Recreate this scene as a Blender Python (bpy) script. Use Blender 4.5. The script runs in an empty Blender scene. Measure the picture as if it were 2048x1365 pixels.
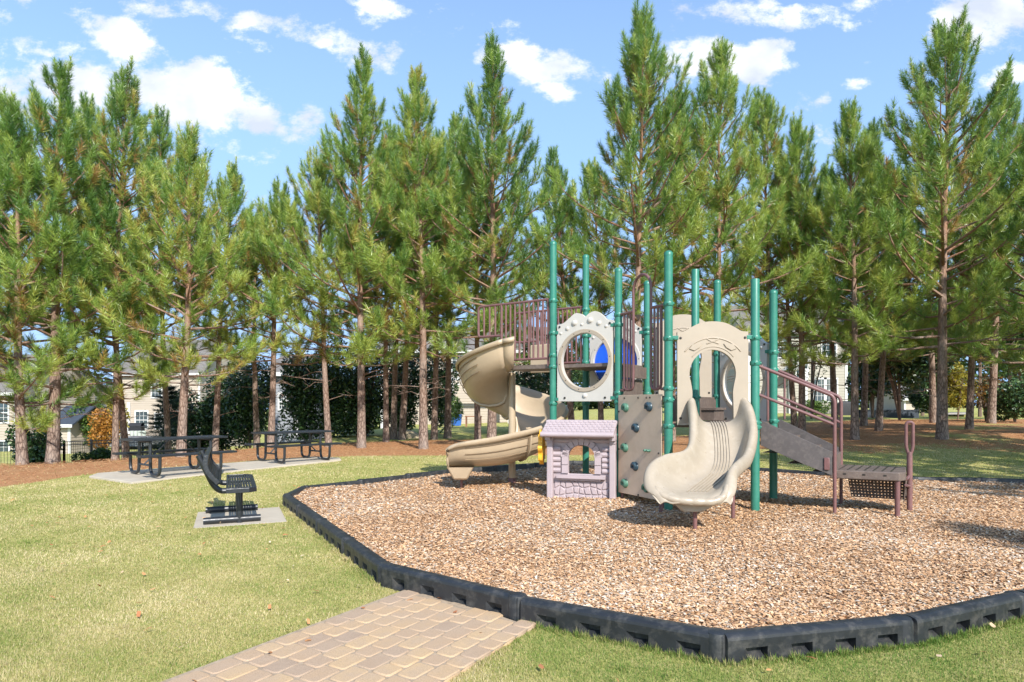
import bpy, math, random
import numpy as np
from mathutils import Vector, Matrix
from mathutils.geometry import tessellate_polygon
EXPO = 0.95
R = math.radians
rng = np.random.default_rng(7)
random.seed(7)
scene = bpy.context.scene
COL = scene.collection
FOC, HOR, EYE = 1257.0, 811.0, 1.5          # focal length (photo pixels), horizon row, eye height
def gp(px, py, z=0.0):
    """ground point seen at a photo pixel"""
    d = FOC * (EYE - z) / (py - HOR)
    return ((px - 1024) / FOC * d, d)
def atd(px, py, d):
    return Vector(((px - 1024) / FOC * d, d, EYE - (py - HOR) * d / FOC))
def sm(t):
    t = np.clip(t, 0, 1); return t * t * (3 - 2 * t)

# ------------------------------------------------------------------ objects
def tag(o, label=None, cat=None, group=None, kind=None):
    if label: o['label'] = label
    if cat: o['category'] = cat
    if group: o['group'] = group
    if kind: o['kind'] = kind
    return o
def empty(name, loc, rz=0.0, label=None, cat=None, group=None):
    o = bpy.data.objects.new(name, None); COL.objects.link(o)
    o.empty_display_size = 0.2
    o.location = loc; o.rotation_euler = (0, 0, rz)
    return tag(o, label, cat, group)
def root_of(p):
    while p.parent: p = p.parent
    return p
def link_mesh(name, me, mat, parent=None, world=True, bevel=0, segs=2, solid=0, subsurf=0, angle=35):
    if mat: me.materials.append(mat)
    o = bpy.data.objects.new(name, me); COL.objects.link(o)
    if parent:
        if world:
            r = root_of(parent)
            me.transform(Matrix.Translation(-Vector(r.location)))
        o.parent = parent
    if solid:
        m = o.modifiers.new('solid', 'SOLIDIFY'); m.thickness = solid; m.offset = 0
    if subsurf:
        m = o.modifiers.new('sub', 'SUBSURF'); m.levels = subsurf; m.render_levels = subsurf
    if bevel:
        m = o.modifiers.new('bevel', 'BEVEL'); m.width = bevel; m.segments = segs
        m.limit_method = 'ANGLE'; m.angle_limit = R(40); m.use_clamp_overlap = True
    return o
class MB:
    def __init__(s): s.v = []; s.f = []
    def add(s, vs, fs):
        n = len(s.v); s.v += [tuple(p) for p in vs]; s.f += [tuple(i + n for i in f) for f in fs]
    def quad(s, a, b, c, d): s.add([a, b, c, d], [(0, 1, 2, 3)])
    def obox(s, c, t, n, z, ht, hn, hz):
        c, t, n, z = Vector(c), Vector(t), Vector(n), Vector(z)
        vs = [c + t * (ht * i) + n * (hn * j) + z * (hz * k) for k in (-1, 1) for j in (-1, 1) for i in (-1, 1)]
        s.add(vs, [(0, 2, 3, 1), (4, 5, 7, 6), (0, 1, 5, 4), (2, 6, 7, 3), (0, 4, 6, 2), (1, 3, 7, 5)])
    def box(s, x0, x1, y0, y1, z0, z1):
        s.obox(((x0 + x1) / 2, (y0 + y1) / 2, (z0 + z1) / 2), (1, 0, 0), (0, 1, 0), (0, 0, 1), (x1 - x0) / 2, (y1 - y0) / 2, (z1 - z0) / 2)
    def tube(s, pts, r, n=10, cap=True, closed=False):
        P = [Vector(p) for p in pts]; N = len(P)
        rr = r if isinstance(r, (list, tuple)) else [r] * N
        T = []
        for i in range(N):
            a = P[i - 1] if (i > 0 or closed) else P[i]
            b = P[(i + 1) % N] if (i < N - 1 or closed) else P[i]
            T.append((b - a).normalized())
        up = Vector((0, 0, 1)) if abs(T[0].z) < .9 else Vector((1, 0, 0))
        u = T[0].cross(up).normalized(); rings = []
        for i in range(N):
            u = (u - T[i] * u.dot(T[i])).normalized(); w = T[i].cross(u)
            rings.append([P[i] + (u * math.cos(2 * math.pi * k / n) + w * math.sin(2 * math.pi * k / n)) * rr[i] for k in range(n)])
        vs = [p for q in rings for p in q]; fs = []
        M = N if closed else N - 1
        for i in range(M):
            for k in range(n):
                a = i * n + k; b = i * n + (k + 1) % n; j = (i + 1) % N
                fs.append((a, b, j * n + (k + 1) % n, j * n + k))
        if cap and not closed:
            fs.append(tuple(range(n - 1, -1, -1))); fs.append(tuple((N - 1) * n + k for k in range(n)))
        s.add(vs, fs)
    def loft(s, rings, closed=False):
        n = len(rings[0]); vs = [p for q in rings for p in q]; fs = []
        for i in range(len(rings) - 1):
            for k in range(n if closed else n - 1):
                b = (k + 1) % n
                fs.append((i * n + k, i * n + b, (i + 1) * n + b, (i + 1) * n + k))
        s.add(vs, fs)
    def lathe(s, c, prof, n=20, axis=(0, 0, 1)):
        c = Vector(c); ax = Vector(axis).normalized()
        up = Vector((0, 0, 1)) if abs(ax.z) < .9 else Vector((1, 0, 0))
        u = ax.cross(up).normalized(); w = ax.cross(u)
        rings = [[c + ax * z + (u * math.cos(2 * math.pi * k / n) + w * math.sin(2 * math.pi * k / n)) * max(r, 1e-4) for k in range(n)] for r, z in prof]
        s.loft(rings, True)
    def dome(s, c, nrm, r, h, n=14):
        s.lathe(c, [(r, 0), (r * .92, h * .45), (r * .7, h * .78), (r * .38, h * .95), (0, h)], n, nrm)
    def prism(s, outer, holes, fr, th):
        """outline (and holes) in face coordinates, extruded about the face plane"""
        loops = [outer] + holes
        tri = tessellate_polygon([[Vector((a, b, 0)) for a, b in L] for L in loops])
        flat = [p for L in loops for p in L]; n = len(flat)
        vs = [fr(a, b, th / 2) for a, b in flat] + [fr(a, b, -th / 2) for a, b in flat]
        fs = []
        for t in tri: fs.append(tuple(t)); fs.append(tuple(i + n for i in reversed(t)))
        k = 0
        for L in loops:
            m = len(L)
            for i in range(m): fs.append((k + i, k + (i + 1) % m, n + k + (i + 1) % m, n + k + i))
            k += m
        s.add(vs, fs)
    def build(s, name, mat, parent=None, smooth=35, fix=True, **kw):
        me = bpy.data.meshes.new(name); me.from_pydata(s.v, [], s.f); me.validate()
        if fix:
            import bmesh
            bm = bmesh.new(); bm.from_mesh(me)
            bmesh.ops.remove_doubles(bm, verts=bm.verts, dist=1e-5)
            bmesh.ops.recalc_face_normals(bm, faces=bm.faces); bm.to_mesh(me); bm.free()
        if smooth:
            me.shade_smooth(); me.set_sharp_from_angle(angle=R(smooth))
        return link_mesh(name, me, mat, parent, **kw)
def np_mesh(name, V, F, mat, parent=None, attrs=None, smooth=False, world=True):
    """V (n,3), F (m,k) arrays; attrs: per-face floats"""
    V = np.asarray(V, np.float32); F = np.asarray(F, np.int32); m, k = F.shape
    me = bpy.data.meshes.new(name)
    me.vertices.add(len(V)); me.vertices.foreach_set('co', V.ravel())
    me.loops.add(m * k); me.loops.foreach_set('vertex_index', F.ravel())
    me.polygons.add(m); me.polygons.foreach_set('loop_start', np.arange(0, m * k, k, dtype=np.int32))
    me.update(calc_edges=True)
    for a, val in (attrs or {}).items():
        dom = 'FACE' if len(val) == m else 'POINT'
        me.attributes.new(a, 'FLOAT', dom).data.foreach_set('value', np.asarray(val, np.float32))
    if smooth: me.shade_smooth()
    return link_mesh(name, me, mat, parent, world=world)

# ------------------------------------------------------------------ materials
def new_mat(name):
    m = bpy.data.materials.new(name); m.use_nodes = True
    nt = m.node_tree; return m, nt, nt.nodes['Principled BSDF']
def nd(nt, t, **kw):
    n = nt.nodes.new(t)
    for k, v in kw.items():
        if k in n.inputs: n.inputs[k].default_value = v
        else: setattr(n, k, v)
    return n
def ramp(nt, fac, stops):
    r = nt.nodes.new('ShaderNodeValToRGB'); e = r.color_ramp.elements
    while len(e) < len(stops): e.new(.5)
    for i, (p, c) in enumerate(stops):
        e[i].position = p; e[i].color = (*c, 1)
    nt.links.new(fac, r.inputs['Fac']); return r.outputs['Color']
def mixc(nt, fac, a, b, typ='MIX'):
    m = nt.nodes.new('ShaderNodeMix'); m.data_type = 'RGBA'; m.blend_type = typ
    for sock, v in ((m.inputs[0], fac), (m.inputs[6], a), (m.inputs[7], b)):
        if hasattr(v, 'is_linked'): nt.links.new(v, sock)
        elif isinstance(v, (int, float)): sock.default_value = v
        else: sock.default_value = (*v, 1)
    return m.outputs[2]
def noise(nt, scale, detail=4, vec=None, rough=.55, dist=0.0):
    n = nd(nt, 'ShaderNodeTexNoise', Scale=scale, Detail=detail, Roughness=rough, Distortion=dist)
    if vec is not None: nt.links.new(vec, n.inputs['Vector'])
    return n.outputs['Fac']
def objco(nt, scale=(1, 1, 1), what='Object'):
    tc = nt.nodes.new('ShaderNodeTexCoord')
    if scale == (1, 1, 1): return tc.outputs[what]
    mp = nt.nodes.new('ShaderNodeMapping'); mp.inputs['Scale'].default_value = scale
    nt.links.new(tc.outputs[what], mp.inputs['Vector']); return mp.outputs['Vector']
def worldco(nt, scale=(1, 1, 1)):
    g = nt.nodes.new('ShaderNodeNewGeometry')
    mp = nt.nodes.new('ShaderNodeMapping'); mp.inputs['Scale'].default_value = scale
    nt.links.new(g.outputs['Position'], mp.inputs['Vector']); return mp.outputs['Vector']
def bump(nt, p, h, strength, dist=.01):
    b = nd(nt, 'ShaderNodeBump', Strength=strength, Distance=dist)
    nt.links.new(h, b.inputs['Height']); nt.links.new(b.outputs['Normal'], p.inputs['Normal'])
def mk(name, rgb, rough=.5, var=.12, scale=6, bmp=0.0, bscale=60, spec=.5, metal=0, dirt=None, dirt_amt=.3):
    m, nt, p = new_mat(name)
    co = worldco(nt)
    f = noise(nt, scale, 5, co)
    a = tuple(c * (1 - var) for c in rgb); b = tuple(min(1, c * (1 + var)) for c in rgb)
    c = ramp(nt, f, [(.3, a), (.7, b)])
    if dirt:
        f2 = noise(nt, scale * 2.7, 7, co, .7)
        fr = ramp(nt, f2, [(.48, (0, 0, 0)), (.72, (dirt_amt,) * 3)])
        c = mixc(nt, fr, c, dirt)
    nt.links.new(c, p.inputs['Base Color'])
    rr = ramp(nt, noise(nt, scale * 3, 4, co), [(.3, (max(0, rough - .08),) * 3), (.7, (min(1, rough + .08),) * 3)])
    nt.links.new(rr, p.inputs['Roughness'])
    p.inputs['Specular IOR Level'].default_value = spec; p.inputs['Metallic'].default_value = metal
    if bmp: bump(nt, p, noise(nt, bscale, 4, co), bmp, .004)
    return m
def attr_mat(name, attr, stops, rough=.6, trans=0.0, spec=.3, noise_amt=0.0):
    m, nt, p = new_mat(name)
    at = nt.nodes.new('ShaderNodeAttribute'); at.attribute_name = attr
    c = ramp(nt, at.outputs['Fac'], stops)
    if noise_amt:
        f = noise(nt, 1.3, 3, worldco(nt))
        g = ramp(nt, f, [(.3, (1 - noise_amt,) * 3), (.7, (1 + noise_amt * .6,) * 3)])
        c = mixc(nt, 1.0, c, g, 'MULTIPLY')
    nt.links.new(c, p.inputs['Base Color'])
    p.inputs['Roughness'].default_value = rough; p.inputs['Specular IOR Level'].default_value = spec
    if trans:
        tr = nt.nodes.new('ShaderNodeBsdfTranslucent'); nt.links.new(c, tr.inputs['Color'])
        mx = nt.nodes.new('ShaderNodeMixShader'); mx.inputs[0].default_value = trans
        out = nt.nodes['Material Output']
        nt.links.new(p.outputs[0], mx.inputs[1]); nt.links.new(tr.outputs[0], mx.inputs[2]); nt.links.new(mx.outputs[0], out.inputs[0])
    return m
M = {}
M['green'] = mk('green_paint', (.026, .170, .118), .40, .10, 3, dirt=(.08, .26, .19), dirt_amt=.35)
M['maroon'] = mk('maroon_coating', (.155, .072, .068), .45, .14, 5, dirt=(.25, .15, .135), dirt_amt=.35)
M['brown'] = mk('brown_deck_coating', (.115, .085, .07), .55, .16, 4, .15, 90, dirt=(.24, .19, .15), dirt_amt=.5)
M['grey_brown'] = mk('weathered_side_plate', (.078, .067, .064), .6, .14, 5, .1, 120, dirt=(.2, .17, .15), dirt_amt=.4)
M['tan'] = mk('tan_plastic', (.425, .33, .22), .40, .06, 3, .04, 200, dirt=(.34, .25, .16), dirt_amt=.25)
M['groove_shade'] = mk('groove_shade_brown', (.22, .155, .09), .6, .2, 8)  # brown that paints in the shadow lines on the spiral slide
M['cream'] = mk('cream_plastic', (.33, .275, .205), .34, .05, 4, .03, 200, dirt=(.44, .385, .31), dirt_amt=.4)
M['panel_tan'] = mk('beige_panel', (.345, .285, .215), .42, .05, 3, .03, 200, dirt=(.4, .31, .22), dirt_amt=.25)
M['climb_tan'] = mk('climbing_panel_plastic', (.53, .41, .295), .5, .07, 3, .08, 160, dirt=(.42, .31, .21), dirt_amt=.4)
M['white'] = mk('white_panel_plastic', (.49, .46, .41), .38, .04, 3, .03, 200, dirt=(.43, .42, .39), dirt_amt=.3)
M['lilac'] = mk('lilac_plastic', (.37, .305, .315), .48, .05, 4, .06, 200, dirt=(.34, .27, .28), dirt_amt=.3)
M['blue'] = mk('blue_plastic', (.012, .10, .62), .35, .08, 4)
M['yellow'] = mk('yellow_plastic', (.75, .36, .015), .38, .12, 6, dirt=(.85, .6, .2), dirt_amt=.5)
M['hold_green'] = mk('mint_hold', (.06, .155, .105), .5, .1, 20)
M['hold_blue'] = mk('slate_blue_hold', (.024, .05, .068), .35, .1, 20)
M['black_metal'] = mk('charcoal_coated_steel', (.016, .019, .024), .40, .2, 8, .06, 240, spec=.6)
M['black_plastic'] = mk('black_border_plastic', (.017, .019, .022), .46, .25, 4, .08, 160, dirt=(.13, .12, .105), dirt_amt=.5)
M['bolt'] = mk('dark_bolt', (.05, .045, .04), .4, .2, 30, metal=.6)
M['concrete'] = mk('concrete', (.43, .375, .295), .85, .10, 1.6, .3, 80, dirt=(.32, .27, .21), dirt_amt=.5)
M['fence'] = mk('black_fence_metal', (.012, .013, .015), .5, .2, 8)
M['trim'] = mk('white_trim', (.58, .575, .55), .6, .05, 3)
M['glass'] = mk('window_glass', (.05, .075, .085), .06, .3, .8, spec=.8)
M['siding_a'] = mk('tan_siding', (.40, .34, .27), .7, .05, .6)
M['siding_b'] = mk('cream_siding', (.36, .335, .27), .7, .05, .6)
M['siding_c'] = mk('grey_siding_and_shade', (.24, .25, .265), .7, .05, .6)
M['roof_grey'] = mk('grey_shingles', (.155, .14, .125), .9, .25, 6, .4, 30)
M['roof_dark'] = mk('dark_shingles', (.035, .045, .06), .8, .2, 6, .3, 30)
M['steel_door'] = mk('dark_covers', (.015, .016, .02), .6, .2, 5)
M['tarp'] = mk('tan_tarp', (.42, .33, .2), .8, .12, 3, .2, 20)
M['bin_blue'] = mk('blue_bins', (.03, .13, .45), .5, .1, 5)
M['wood'] = mk('brown_wood', (.24, .11, .06), .7, .2, 8, .2, 40)
M['pot'] = mk('pale_pot', (.45, .5, .46), .6, .1, 8)

def brick_mat():
    m, nt, p = new_mat('red_brick')
    b = nd(nt, 'ShaderNodeTexBrick', Scale=1.0); b.inputs['Color1'].default_value = (.42, .13, .07, 1)
    b.inputs['Color2'].default_value = (.30, .085, .05, 1); b.inputs['Mortar'].default_value = (.45, .4, .34, 1)
    b.inputs['Brick Width'].default_value = .22; b.inputs['Row Height'].default_value = .075; b.inputs['Mortar Size'].default_value = .008
    mp = nt.nodes.new('ShaderNodeMapping'); mp.inputs['Rotation'].default_value = (R(90), 0, 0)
    g = nt.nodes.new('ShaderNodeNewGeometry'); nt.links.new(g.outputs['Position'], mp.inputs['Vector'])
    nt.links.new(mp.outputs[0], b.inputs['Vector']); nt.links.new(b.outputs['Color'], p.inputs['Base Color'])
    p.inputs['Roughness'].default_value = .85; return m
M['brick'] = brick_mat()
def bark_mat():
    m, nt, p = new_mat('pine_bark')
    co = objco(nt, (1, 1, .35))
    v = nd(nt, 'ShaderNodeTexVoronoi', Scale=16.0); v.feature = 'DISTANCE_TO_EDGE'
    n0 = nd(nt, 'ShaderNodeTexNoise', Scale=9.0, Detail=4.0); nt.links.new(co, n0.inputs['Vector'])
    mx = nt.nodes.new('ShaderNodeMix'); mx.data_type = 'VECTOR'; mx.inputs[0].default_value = .08
    nt.links.new(co, mx.inputs[4]); nt.links.new(n0.outputs['Color'], mx.inputs[5])
    nt.links.new(mx.outputs[1], v.inputs['Vector'])
    plate = ramp(nt, v.outputs['Distance'], [(.0, (.07, .045, .035)), (.12, (.22, .155, .12)), (.5, (.34, .255, .205))])
    # redder, smoother bark higher up the trunk
    sx = nt.nodes.new('ShaderNodeSeparateXYZ'); nt.links.new(objco(nt), sx.inputs[0])
    mr = nd(nt, 'ShaderNodeMapRange'); mr.inputs['From Min'].default_value = 1.0; mr.inputs['From Max'].default_value = 6.5
    nt.links.new(sx.outputs['Z'], mr.inputs['Value'])
    red = ramp(nt, noise(nt, 14, 4, co), [(.3, (.17, .085, .05)), (.7, (.36, .20, .125))])
    c = mixc(nt, mr.outputs[0], plate, red)
    c = mixc(nt, ramp(nt, noise(nt, 2.2, 4, co), [(.45, (0, 0, 0)), (.75, (.6, .6, .6))]), c, (.36, .31, .27))
    nt.links.new(c, p.inputs['Base Color']); p.inputs['Roughness'].default_value = .9; p.inputs['Specular IOR Level'].default_value = .2
    bump(nt, p, v.outputs['Distance'], .9, .03)
    return m
M['bark'] = bark_mat()
M['stem'] = mk('shrub_stem', (.16, .11, .08), .9, .2, 9)
PINE = [(0, (.054, .138, .027)), (.3, (.155, .28, .052)), (.6, (.34, .44, .082)), (.86, (.48, .51, .11)), (.9, (.42, .31, .06)), (1.0, (.40, .22, .09))]
M['needles'] = attr_mat('pine_needles', 'tint', PINE, .38, .33, .6, .12)
M['leaf_dark'] = attr_mat('dark_holly_leaves', 'tint', [(0, (.014, .032, .013)), (.55, (.045, .095, .03)), (1, (.15, .23, .07))], .32, .08, .5)
M['leaf_mid'] = attr_mat('green_leaves', 'tint', [(0, (.03, .07, .014)), (.6, (.09, .16, .03)), (1, (.20, .27, .06))], .5, .3, .4)
M['leaf_yellow'] = attr_mat('yellow_leaves', 'tint', [(0, (.12, .13, .02)), (.6, (.32, .27, .03)), (1, (.5, .38, .06))], .5, .3, .3)
M['leaf_orange'] = attr_mat('orange_leaves', 'tint', [(0, (.14, .10, .03)), (.5, (.40, .17, .03)), (1, (.55, .30, .06))], .5, .3, .3)
M['leaf_spruce'] = attr_mat('spruce_needles', 'tint', [(0, (.010, .026, .020)), (.6, (.03, .065, .045)), (1, (.07, .12, .08))], .5, .1, .3)
M['wood_far'] = attr_mat('far_wood_leaves', 'tint', [(0, (.03, .055, .02)), (.5, (.08, .12, .035)), (.8, (.17, .15, .05)), (1, (.25, .14, .05))], .7, .2, .2)
M['grass'] = attr_mat('grass_blades', 'tint', [(0, (.075, .17, .022)), (.3, (.165, .245, .048)), (.5, (.335, .325, .11)), (.75, (.51, .42, .20)), (1, (.66, .555, .34))], .6, .3, .2)
M['chips'] = attr_mat('wood_chips', 'tint', [(0, (.19, .10, .06)), (.16, (.38, .215, .105)), (.5, (.60, .352, .182)), (.7, (.66, .46, .29)), (.86, (.55, .47, .37)), (1, (.72, .64, .53))], .75, 0, .25)
M['straw'] = attr_mat('pine_straw_needles', 'tint', [(0, (.17, .075, .035)), (.5, (.40, .19, .085)), (1, (.58, .36, .19))], .7, .1, .2)
M['leaf_litter'] = attr_mat('fallen_leaf', 'tint', [(0, (.35, .13, .06)), (.6, (.5, .24, .1)), (1, (.6, .5, .35))], .7, .1, .2)
# ------------------------------------------------------------------ camera, sun, sky
cam_d = bpy.data.cameras.new('camera'); cam = bpy.data.objects.new('camera', cam_d); COL.objects.link(cam)
cam.location = (0, 0, EYE); cam.rotation_euler = (R(90), 0, 0)
cam_d.sensor_width = 36; cam_d.lens = FOC / 2048 * 36; cam_d.shift_y = (HOR - 682.5) / 2048
cam_d.clip_start = .05; cam_d.clip_end = 2000
scene.camera = cam
AZ = (.36, -.93); EL = R(37)
ln = math.hypot(*AZ); SUN = Vector((AZ[0] / ln * math.cos(EL), AZ[1] / ln * math.cos(EL), math.sin(EL)))
sl = bpy.data.lights.new('sun', 'SUN'); sl.energy = 3.9; sl.angle = R(.5); sl.color = (1.0, .962, .905)
so = bpy.data.objects.new('sun', sl); COL.objects.link(so)
so.rotation_euler = (-SUN).to_track_quat('-Z', 'Y').to_euler(); so.location = (8, -20, 20)
scene.view_settings.view_transform = 'Standard'; scene.view_settings.look = 'None'
scene.view_settings.exposure = EXPO; scene.view_settings.gamma = 1; scene.view_settings.use_curve_mapping = False
scene.render.engine = 'CYCLES'
scene.cycles.max_bounces = 6; scene.cycles.diffuse_bounces = 3; scene.cycles.transmission_bounces = 3; scene.cycles.glossy_bounces = 2
scene.cycles.use_denoising = True

W = bpy.data.worlds.new('World'); scene.world = W; W.use_nodes = True
wt = W.node_tree; bg = wt.nodes['Background']; wout = wt.nodes['World Output']
sky = wt.nodes.new('ShaderNodeTexSky'); sky.sky_type = 'NISHITA'; sky.sun_disc = False
sky.sun_elevation = EL; sky.sun_rotation = math.atan2(AZ[0], AZ[1]); sky.altitude = 100
sky.air_density = 1.1; sky.dust_density = .3; sky.ozone_density = 2.2
bg.inputs['Strength'].default_value = .15
def wm(op, a, b=None, c=None):
    n = wt.nodes.new('ShaderNodeMath'); n.operation = op
    for i, v in enumerate((a, b, c)):
        if v is None: continue
        if hasattr(v, 'is_linked'): wt.links.new(v, n.inputs[i])
        else: n.inputs[i].default_value = v
    return n.outputs[0]
tc = wt.nodes.new('ShaderNodeTexCoord'); sep = wt.nodes.new('ShaderNodeSeparateXYZ'); wt.links.new(tc.outputs['Generated'], sep.inputs[0])
DX, DY, DZ = sep.outputs
dy = wm('MAXIMUM', DY, .05)
ax_, ay_ = wm('DIVIDE', DX, dy), wm('DIVIDE', DZ, dy)       # bearing and height of a sky direction
cv = wt.nodes.new('ShaderNodeCombineXYZ'); wt.links.new(ax_, cv.inputs[0]); wt.links.new(ay_, cv.inputs[1])
def wnoise(scale, det, off, rough=.6, sy=1.5):
    mp = wt.nodes.new('ShaderNodeMapping'); mp.inputs['Location'].default_value = off; mp.inputs['Scale'].default_value = (1, sy, 1)
    wt.links.new(cv.outputs[0], mp.inputs['Vector'])
    n = wt.nodes.new('ShaderNodeTexNoise'); n.inputs['Scale'].default_value = scale; n.inputs['Detail'].default_value = det
    n.inputs['Roughness'].default_value = rough; wt.links.new(mp.outputs[0], n.inputs['Vector']); return n.outputs['Fac']
nA = wnoise(8.0, 10, (3.4, 1.2, .3), .66); nB = wnoise(14, 6, (7, 2, 1), .65)
# clouds: (bearing px, height px, half width, half height, tilt deg, weight) read off the photograph as sky directions
CL = [(60, 185, 170, 52, 5, .95), (395, 190, 130, 70, -8, 1.1), (480, 225, 110, 36, -15, .85), (250, 85, 95, 42, -18, .9), (90, 88, 80, 26, -8, .55),
      (560, 55, 270, 26, -12, .9), (720, 115, 75, 42, -25, .95), (510, 85, 70, 20, -30, .6), (615, 235, 42, 34, 0, .9), (480, 300, 75, 26, -8, .55), (330, 22, 120, 16, -8, .6),
      (1080, 130, 110, 40, -8, 1.0), (1120, 180, 60, 32, -10, .75), (1430, 125, 130, 42, -4, .95), (1540, 95, 55, 24, 5, .7), (1560, 30, 150, 36, -4, .8), (1960, 40, 130, 60, -8, .85),
      (1790, 10, 120, 26, 0, .65), (2020, 150, 60, 26, 10, .8), (1715, 170, 30, 14, 0, .45), (1650, 200, 18, 8, 0, .4), (770, 18, 45, 20, -15, .7), (1010, 150, 60, 14, 0, .4)]
field = None
for px, py, hw, hh, rot, wgt in CL:
    cx, cy = (px - 1024) / FOC, (HOR - py) / FOC; a, b = hw / FOC, hh / FOC; ca, sa = math.cos(R(rot)), math.sin(R(rot))
    x = wm('SUBTRACT', ax_, cx); y = wm('SUBTRACT', ay_, cy)
    u = wm('DIVIDE', wm('ADD', wm('MULTIPLY', x, ca), wm('MULTIPLY', y, sa)), a)
    v = wm('DIVIDE', wm('SUBTRACT', wm('MULTIPLY', y, ca), wm('MULTIPLY', x, sa)), b)
    d2 = wm('ADD', wm('MULTIPLY', u, u), wm('MULTIPLY', v, v))
    g = wm('MULTIPLY', wm('DIVIDE', wgt, wm('ADD', 1.0, wm('MULTIPLY', d2, d2))), 1.0)
    field = g if field is None else wm('MAXIMUM', field, g)
f1 = wm('ADD', wm('MULTIPLY', field, .86), wm('MULTIPLY', wm('SUBTRACT', nA, .5), 3.0))
f1 = wm('ADD', f1, wm('MULTIPLY', wm('SUBTRACT', nB, .5), .8))
mr = wt.nodes.new('ShaderNodeMapRange'); mr.interpolation_type = 'SMOOTHSTEP'
mr.inputs['From Min'].default_value = .32; mr.inputs['From Max'].default_value = .80; wt.links.new(f1, mr.inputs['Value'])
dens = mr.outputs[0]
rr_ = wt.nodes.new('ShaderNodeValToRGB'); wt.links.new(wnoise(7, 5, (3.1, 1.55, .3), .5), rr_.inputs['Fac'])
rr_.color_ramp.elements[0].position = .36; rr_.color_ramp.elements[0].color = (2.7, 2.95, 3.45, 1)
rr_.color_ramp.elements[1].position = .6; rr_.color_ramp.elements[1].color = (4.5, 4.55, 4.7, 1)
# thin veil towards the horizon keeps the low sky pale
veil = wt.nodes.new('ShaderNodeMapRange'); veil.inputs['From Min'].default_value = .75; veil.inputs['From Max'].default_value = .0
veil.inputs['To Min'].default_value = .18; veil.inputs['To Max'].default_value = 1.0; wt.links.new(ay_, veil.inputs['Value'])
mv = wt.nodes.new('ShaderNodeMix'); mv.data_type = 'RGBA'; wt.links.new(veil.outputs[0], mv.inputs[0])
wt.links.new(sky.outputs[0], mv.inputs[6]); mv.inputs[7].default_value = (1.45, 2.4, 4.2, 1)
mxs = wt.nodes.new('ShaderNodeMix'); mxs.data_type = 'RGBA'
wt.links.new(wm('MULTIPLY', dens, .94), mxs.inputs[0]); wt.links.new(mv.outputs[2], mxs.inputs[6]); wt.links.new(rr_.outputs[0], mxs.inputs[7])
wt.links.new(mxs.outputs[2], bg.inputs['Color'])
W.cycles.sampling_method = 'MANUAL'; W.cycles.sample_map_resolution = 512

# ------------------------------------------------------------------ terrain
def gz(x, y):
    x = np.asarray(x, float); y = np.asarray(y, float)
    r = sm((y - 12.5) / 9)
    z = -.05 + .055 * np.clip(x - 3, 0, 14) * r + .008 * np.clip(y - 22, 0, 40) * (x > -6) * sm((x + 6) / 8)
    z = z + .06 * sm((y - 10.5) / 4) * sm((6 - x) / 4)
    t = sm((-x - 7.5) / 10); yy = sm((y - 13) / 15)
    z = z - 1.25 * t * yy - .04 * np.clip(y - 28, 0, 45) * t
    z = z + .012 * np.sin(x * .7 + 1) * np.sin(y * .6) * sm((y - 12) / 4)
    return z
def gzs(x, y): return float(gz(x, y))
# play area border (outer edge of the black timbers), anticlockwise from the paver path's left corner
BORD = [(-1.12, 5.38), (0.06, 4.46), (1.29, 3.755), (2.62, 4.06), (3.80, 4.60), (5.6, 5.3), (7.9, 6.2), (9.9, 7.6), (10.9, 9.4), (10.4, 11.5), (8.9, 12.05), (7.7, 12.2), (6.5, 13.0), (5.3, 14.15),
        (3.4, 14.9), (1.4, 15.0), (-1.4, 13.2), (-3.62, 10.75), (-3.55, 9.72)]
BP = np.array(BORD)
def seg_dist(px, py, poly, closed=True):
    d = np.full(px.shape, 1e9); n = len(poly)
    for i in range(n if closed else n - 1):
        a, b = poly[i], poly[(i + 1) % n]; ab = b - a
        t = np.clip(((px - a[0]) * ab[0] + (py - a[1]) * ab[1]) / (ab @ ab), 0, 1)
        d = np.minimum(d, np.hypot(px - a[0] - t * ab[0], py - a[1] - t * ab[1]))
    return d
def inside(px, py, poly):
    c = np.zeros(px.shape, bool); n = len(poly)
    for i in range(n):
        a, b = poly[i], poly[(i + 1) % n]
        k = ((a[1] > py) != (b[1] > py)) & (px < (b[0] - a[0]) * (py - a[1]) / (b[1] - a[1] + 1e-12) + a[0])
        c ^= k
    return c
PD, PN, PWID = np.array([.518, .855]), np.array([.855, -.518]), 1.30
PB = np.array([-1.40, 4.30]); PATH = np.array([PB - PD * 4, PB - PD * 4 + PN * PWID, PB + PD * .62 + PN * PWID, PB + PD * .95])     # paver path corners
PADT = np.array([(-8.75, 13.0), (-7.35, 12.15), (-4.55, 16.75), (-4.75, 17.3), (-5.6, 17.7), (-8.9, 13.5)])
BENCH_O = Vector((-3.88, 8.68, -.045)); BENCH_A = math.atan2(.41, .91)
PADB = None
STRAW_F = np.array([(-30, 11), (-14, 9.6), (-9.6, 11.6), (-9.2, 13.6), (-6.8, 17.2), (-4.6, 18.3), (-1.8, 18.6), (2, 18.9), (6, 19.2), (8.5, 19.3), (11, 21), (13, 23.5), (17, 26), (30, 27)])
STRAW_B = np.array([(-30, 17), (-14, 19.5), (-8, 24), (-4, 26.5), (3, 27), (10, 26), (17, 31), (30, 32)])
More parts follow.
